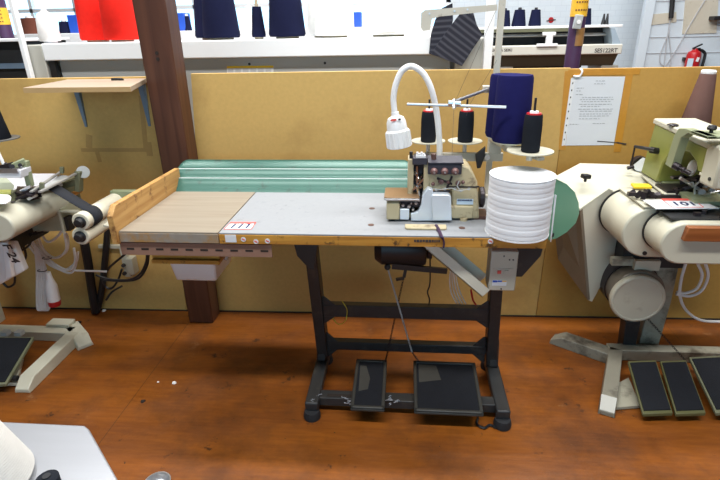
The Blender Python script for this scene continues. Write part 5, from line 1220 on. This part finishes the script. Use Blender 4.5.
# black hoses
for pts, rd, lab in ((((84, 240), (88, 262), (92, 290), (95, 309.5)), .022, 'thicker black wrapped hose running down to the floor by the white cables'), (((108, 228), (106, 250), (103, 280), (99, 304), (95.5, 309)), .017, 'thinner black wrapped hose below the corner of the maple table end')):
    P = [at(*p, Y=2.25 if rd > .02 else 2.27) for p in pts]; P[-1].z = rd * .5
    tag(MB().tube(spline(P, 8), rd, 10).build('hose', 'black'), lab, 'hose', 'black hoses at the left machine')
# socket box on the wall and cords
q = at(128, 263, W=-.03); so = thing('wall_socket', 'cream electrical socket box on the lower partition left of the post', 'socket', (q.x, wy(q.x), q.z))
yw = wy(q.x) - .001
MB().box(at(121.5, 260, Y=yw - .03).x, at(127.5, 260, Y=yw - .03).x, yw - .03, yw, at(124, 277, Y=yw - .03).z, at(124, 246, Y=yw - .03).z).build('back_plate', 'cream', so, bevel=.002)
MB().box(at(127.5, 260, Y=yw - .03).x, at(134, 260, Y=yw - .03).x, yw - .05, yw, at(130, 275, Y=yw - .05).z, at(130, 259, Y=yw - .05).z).build('socket_body', 'cream', so, bevel=.004)
MB().box(at(97, 247, Y=yw - .03).x, at(122, 247, Y=yw - .03).x, yw - .02, yw, at(110, 248.5, Y=yw - .02).z, at(110, 245.5, Y=yw - .02).z).build('conduit', 'cream', so)
for px, py in ((124, 265), (125, 273)): v = at(px, py, Y=yw - .031); MB().cyl(v, v + Vector((0, -.012, 0)), .010, seg=10).build('socket_plug', 'print_dark', so)
b = MB()
for pts, yy in ((((147, 252), (146, 262), (140, 274), (128, 280), (108, 279), (96, 275)), 2.05), (((149, 252), (147, 266), (139, 278), (124, 281), (104, 280)), 2.07), (((122, 269), (118, 280), (112, 288), (106, 287), (102, 278)), 2.1), (((128, 252), (112, 265), (106, 272)), 2.0), (((122, 286), (112, 292), (106, 300)), 2.15)): b.tube(spline([at(*p, Y=yy) for p in pts]), .0055, 6)
b.build('power_cord', 'black', so, label='black power cords')

# ================================================================== FOREGROUND TABLE
zf = .75
fa, fb, fc = at(-2, 421.8, Z=zf), at(91, 425.5, Z=zf), at(122, 487, Z=zf)
ft = thing('metal_table', 'corner of a white metal topped work table in the bottom left foreground', 'table', (-.8, .45, 0))
pts = [(-1.2, fa.y), (fb.x - .012, fb.y), (fb.x + .001, fb.y - .008), (fc.x, fc.y), (fc.x + .06, fc.y - .14), (fc.x - .05, .10), (-1.2, .10)]
MB().prism(pts, 'Z', zf - .025, zf).build('table_top', 'alu', ft, bevel=.003, label='brushed white metal top')
for x, y in ((-1.12, .58), (-.60, .50), (-.55, .2), (-1.12, .18)): MB().box(x - .02, x + .02, y - .02, y + .02, 0, zf - .025).build('table_leg', 'grey_metal', ft)
q = at(-24, 489, Z=zf)
fcn = thing('yarn_cone', 'big white yarn cone standing on the metal table in the bottom left corner', 'yarn cone', (q.x, q.y, zf), local=True)
MB().lathe([(.008, .004), (.078, .004), (.082, .012), (.040, .155), (.036, .160), (.008, .160)], (0, 0, 0), 44).build('yarn', 'ecru_yarn', fcn)
MB().lathe([(.006, 0), (.05, 0), (.05, .004), (.006, .004)], (0, 0, 0), 24).build('core', 'card', fcn)
q = at(47, 478, Z=zf + .02)
dk = thing('thread_spool', 'dark navy thread spool beside the white cone on the metal table', 'spool', (q.x, q.y, zf), local=True)
MB().lathe([(0, 0), (.016, 0), (.0165, .003), (.0165, .02), (.012, .023), (0, .023)], (0, 0, 0), 24).build('thread', 'black_thread', dk)
MB().lathe([(0, .023), (.006, .023), (.006, .025), (0, .025)], (0, 0, 0), 14).build('core', 'rubber', dk)
q = at(157, 482, Z=.03)
lid = thing('steel_dish', 'small round shiny steel dish on the floor at the bottom edge', 'dish', (q.x, q.y, 0), local=True)
MB().lathe([(0, 0), (.034, 0), (.042, .028), (.044, .030), (.040, .030), (.033, .006), (0, .006)], (0, 0, 0), 30).build('dish_body', 'steel', lid)
# ================================================================== FLOOR SCRAPS
def scrap(px, py, s, m, lab, kind='scrap'):
    q = at(px, py, Z=0); b = MB(); n = 7
    pr = [(math.cos(2 * PI * i / n) * s * random.uniform(.6, 1.1), math.sin(2 * PI * i / n) * s * random.uniform(.5, .9)) for i in range(n)]
    b.loft([[(q.x + a, q.y + c, 0) for a, c in pr], [(q.x + a * .7, q.y + c * .7, s * .45) for a, c in pr]])
    tag(b.build('floor_scrap', m), lab, kind)
scrap(143, 401.5, .013, 'slot', 'dark brown lump lying on the floor left of the table stand')
scrap(174, 383, .012, 'white', 'larger white scrap on the floor left of the stand')
scrap(158, 382, .006, 'white', 'tiny white scrap on the floor left of the larger one')
scrap(104, 311, .014, 'white', 'small pale scrap at the foot of the partition beside the hoses')
tag(MB().tube(spline([at(*p, Z=.006) for p in ((66, 322), (70, 324), (75, 322.5), (81, 322))]), .006, 6).build('thread_scrap', 'slot'), 'dark squiggle of thread on the floor under the white cable plug', 'scrap')
b = MB(); random.seed(11)
for cx_, cy_, n in ((348, 400, 7), (395, 398, 8), (318, 397, 3)):
    for k in range(n):
        p = at(cx_ + random.uniform(-5, 5), cy_ + random.uniform(-5, 5), Z=.072); pts = [p]
        for j in range(3): pts.append(pts[-1] + Vector((random.uniform(-.012, .012), random.uniform(-.008, .008), 0)))
        b.tube(spline(pts, 3), .0013, 4)
o = b.build('thread_fluff', 'grey_card', tb); o['kind'] = 'stuff'
tag(MB().tube(spline([at(*p, Z=.006) for p in ((478, 418), (477, 424), (484, 428), (490, 425), (496, 428))]), .005, 6).build('thread_scrap', 'black'), 'black twist of thread on the floor by the right front foot', 'scrap')

# ================================================================== LIGHT
def lamp(name, loc, sx, sy, power, col, rot=(0, 0, 0)):
    l = bpy.data.lights.new(name, 'AREA'); l.shape = 'RECTANGLE'; l.size = sx; l.size_y = sy; l.energy = power; l.color = col
    o = bpy.data.objects.new(name, l); C.objects.link(o); o.location = loc; o.rotation_euler = rot; return o
LAMPS = ((.25, 4.1, 32, 178), (2.45, 4.3, 0, 225), (4.6, 4.0, -15, 125))
for y_, z_, a_, p_ in LAMPS: lamp('fluorescent_row', (0, y_, z_), 5.0, .25, p_, (1, .99, .97), (math.radians(a_), 0, 0))
w = bpy.data.worlds.new('World'); bpy.context.scene.world = w; w.use_nodes = True
bg = w.node_tree.nodes['Background']; bg.inputs[0].default_value = (.44, .75, 1.0, 1); bg.inputs[1].default_value = 2.6

# ================================================================== CAMERA
cd = bpy.data.cameras.new('camera'); cam = bpy.data.objects.new('camera', cd); C.objects.link(cam)
cd.sensor_width = 36; cd.lens = F / 720 * 36; cd.clip_start = .01
cam.matrix_world = Matrix.Translation((0, 0, CH)) @ Matrix.Rotation(YAW, 4, 'Z') @ Matrix.Rotation(PI / 2 - PITCH, 4, 'X') @ Matrix.Rotation(-ROLL, 4, 'Z')
sc = bpy.context.scene; sc.camera = cam
sc.view_settings.view_transform = 'Standard'; sc.view_settings.look = 'None'; sc.view_settings.gamma = 1; sc.view_settings.use_curve_mapping = False
sc.view_settings.exposure = .14
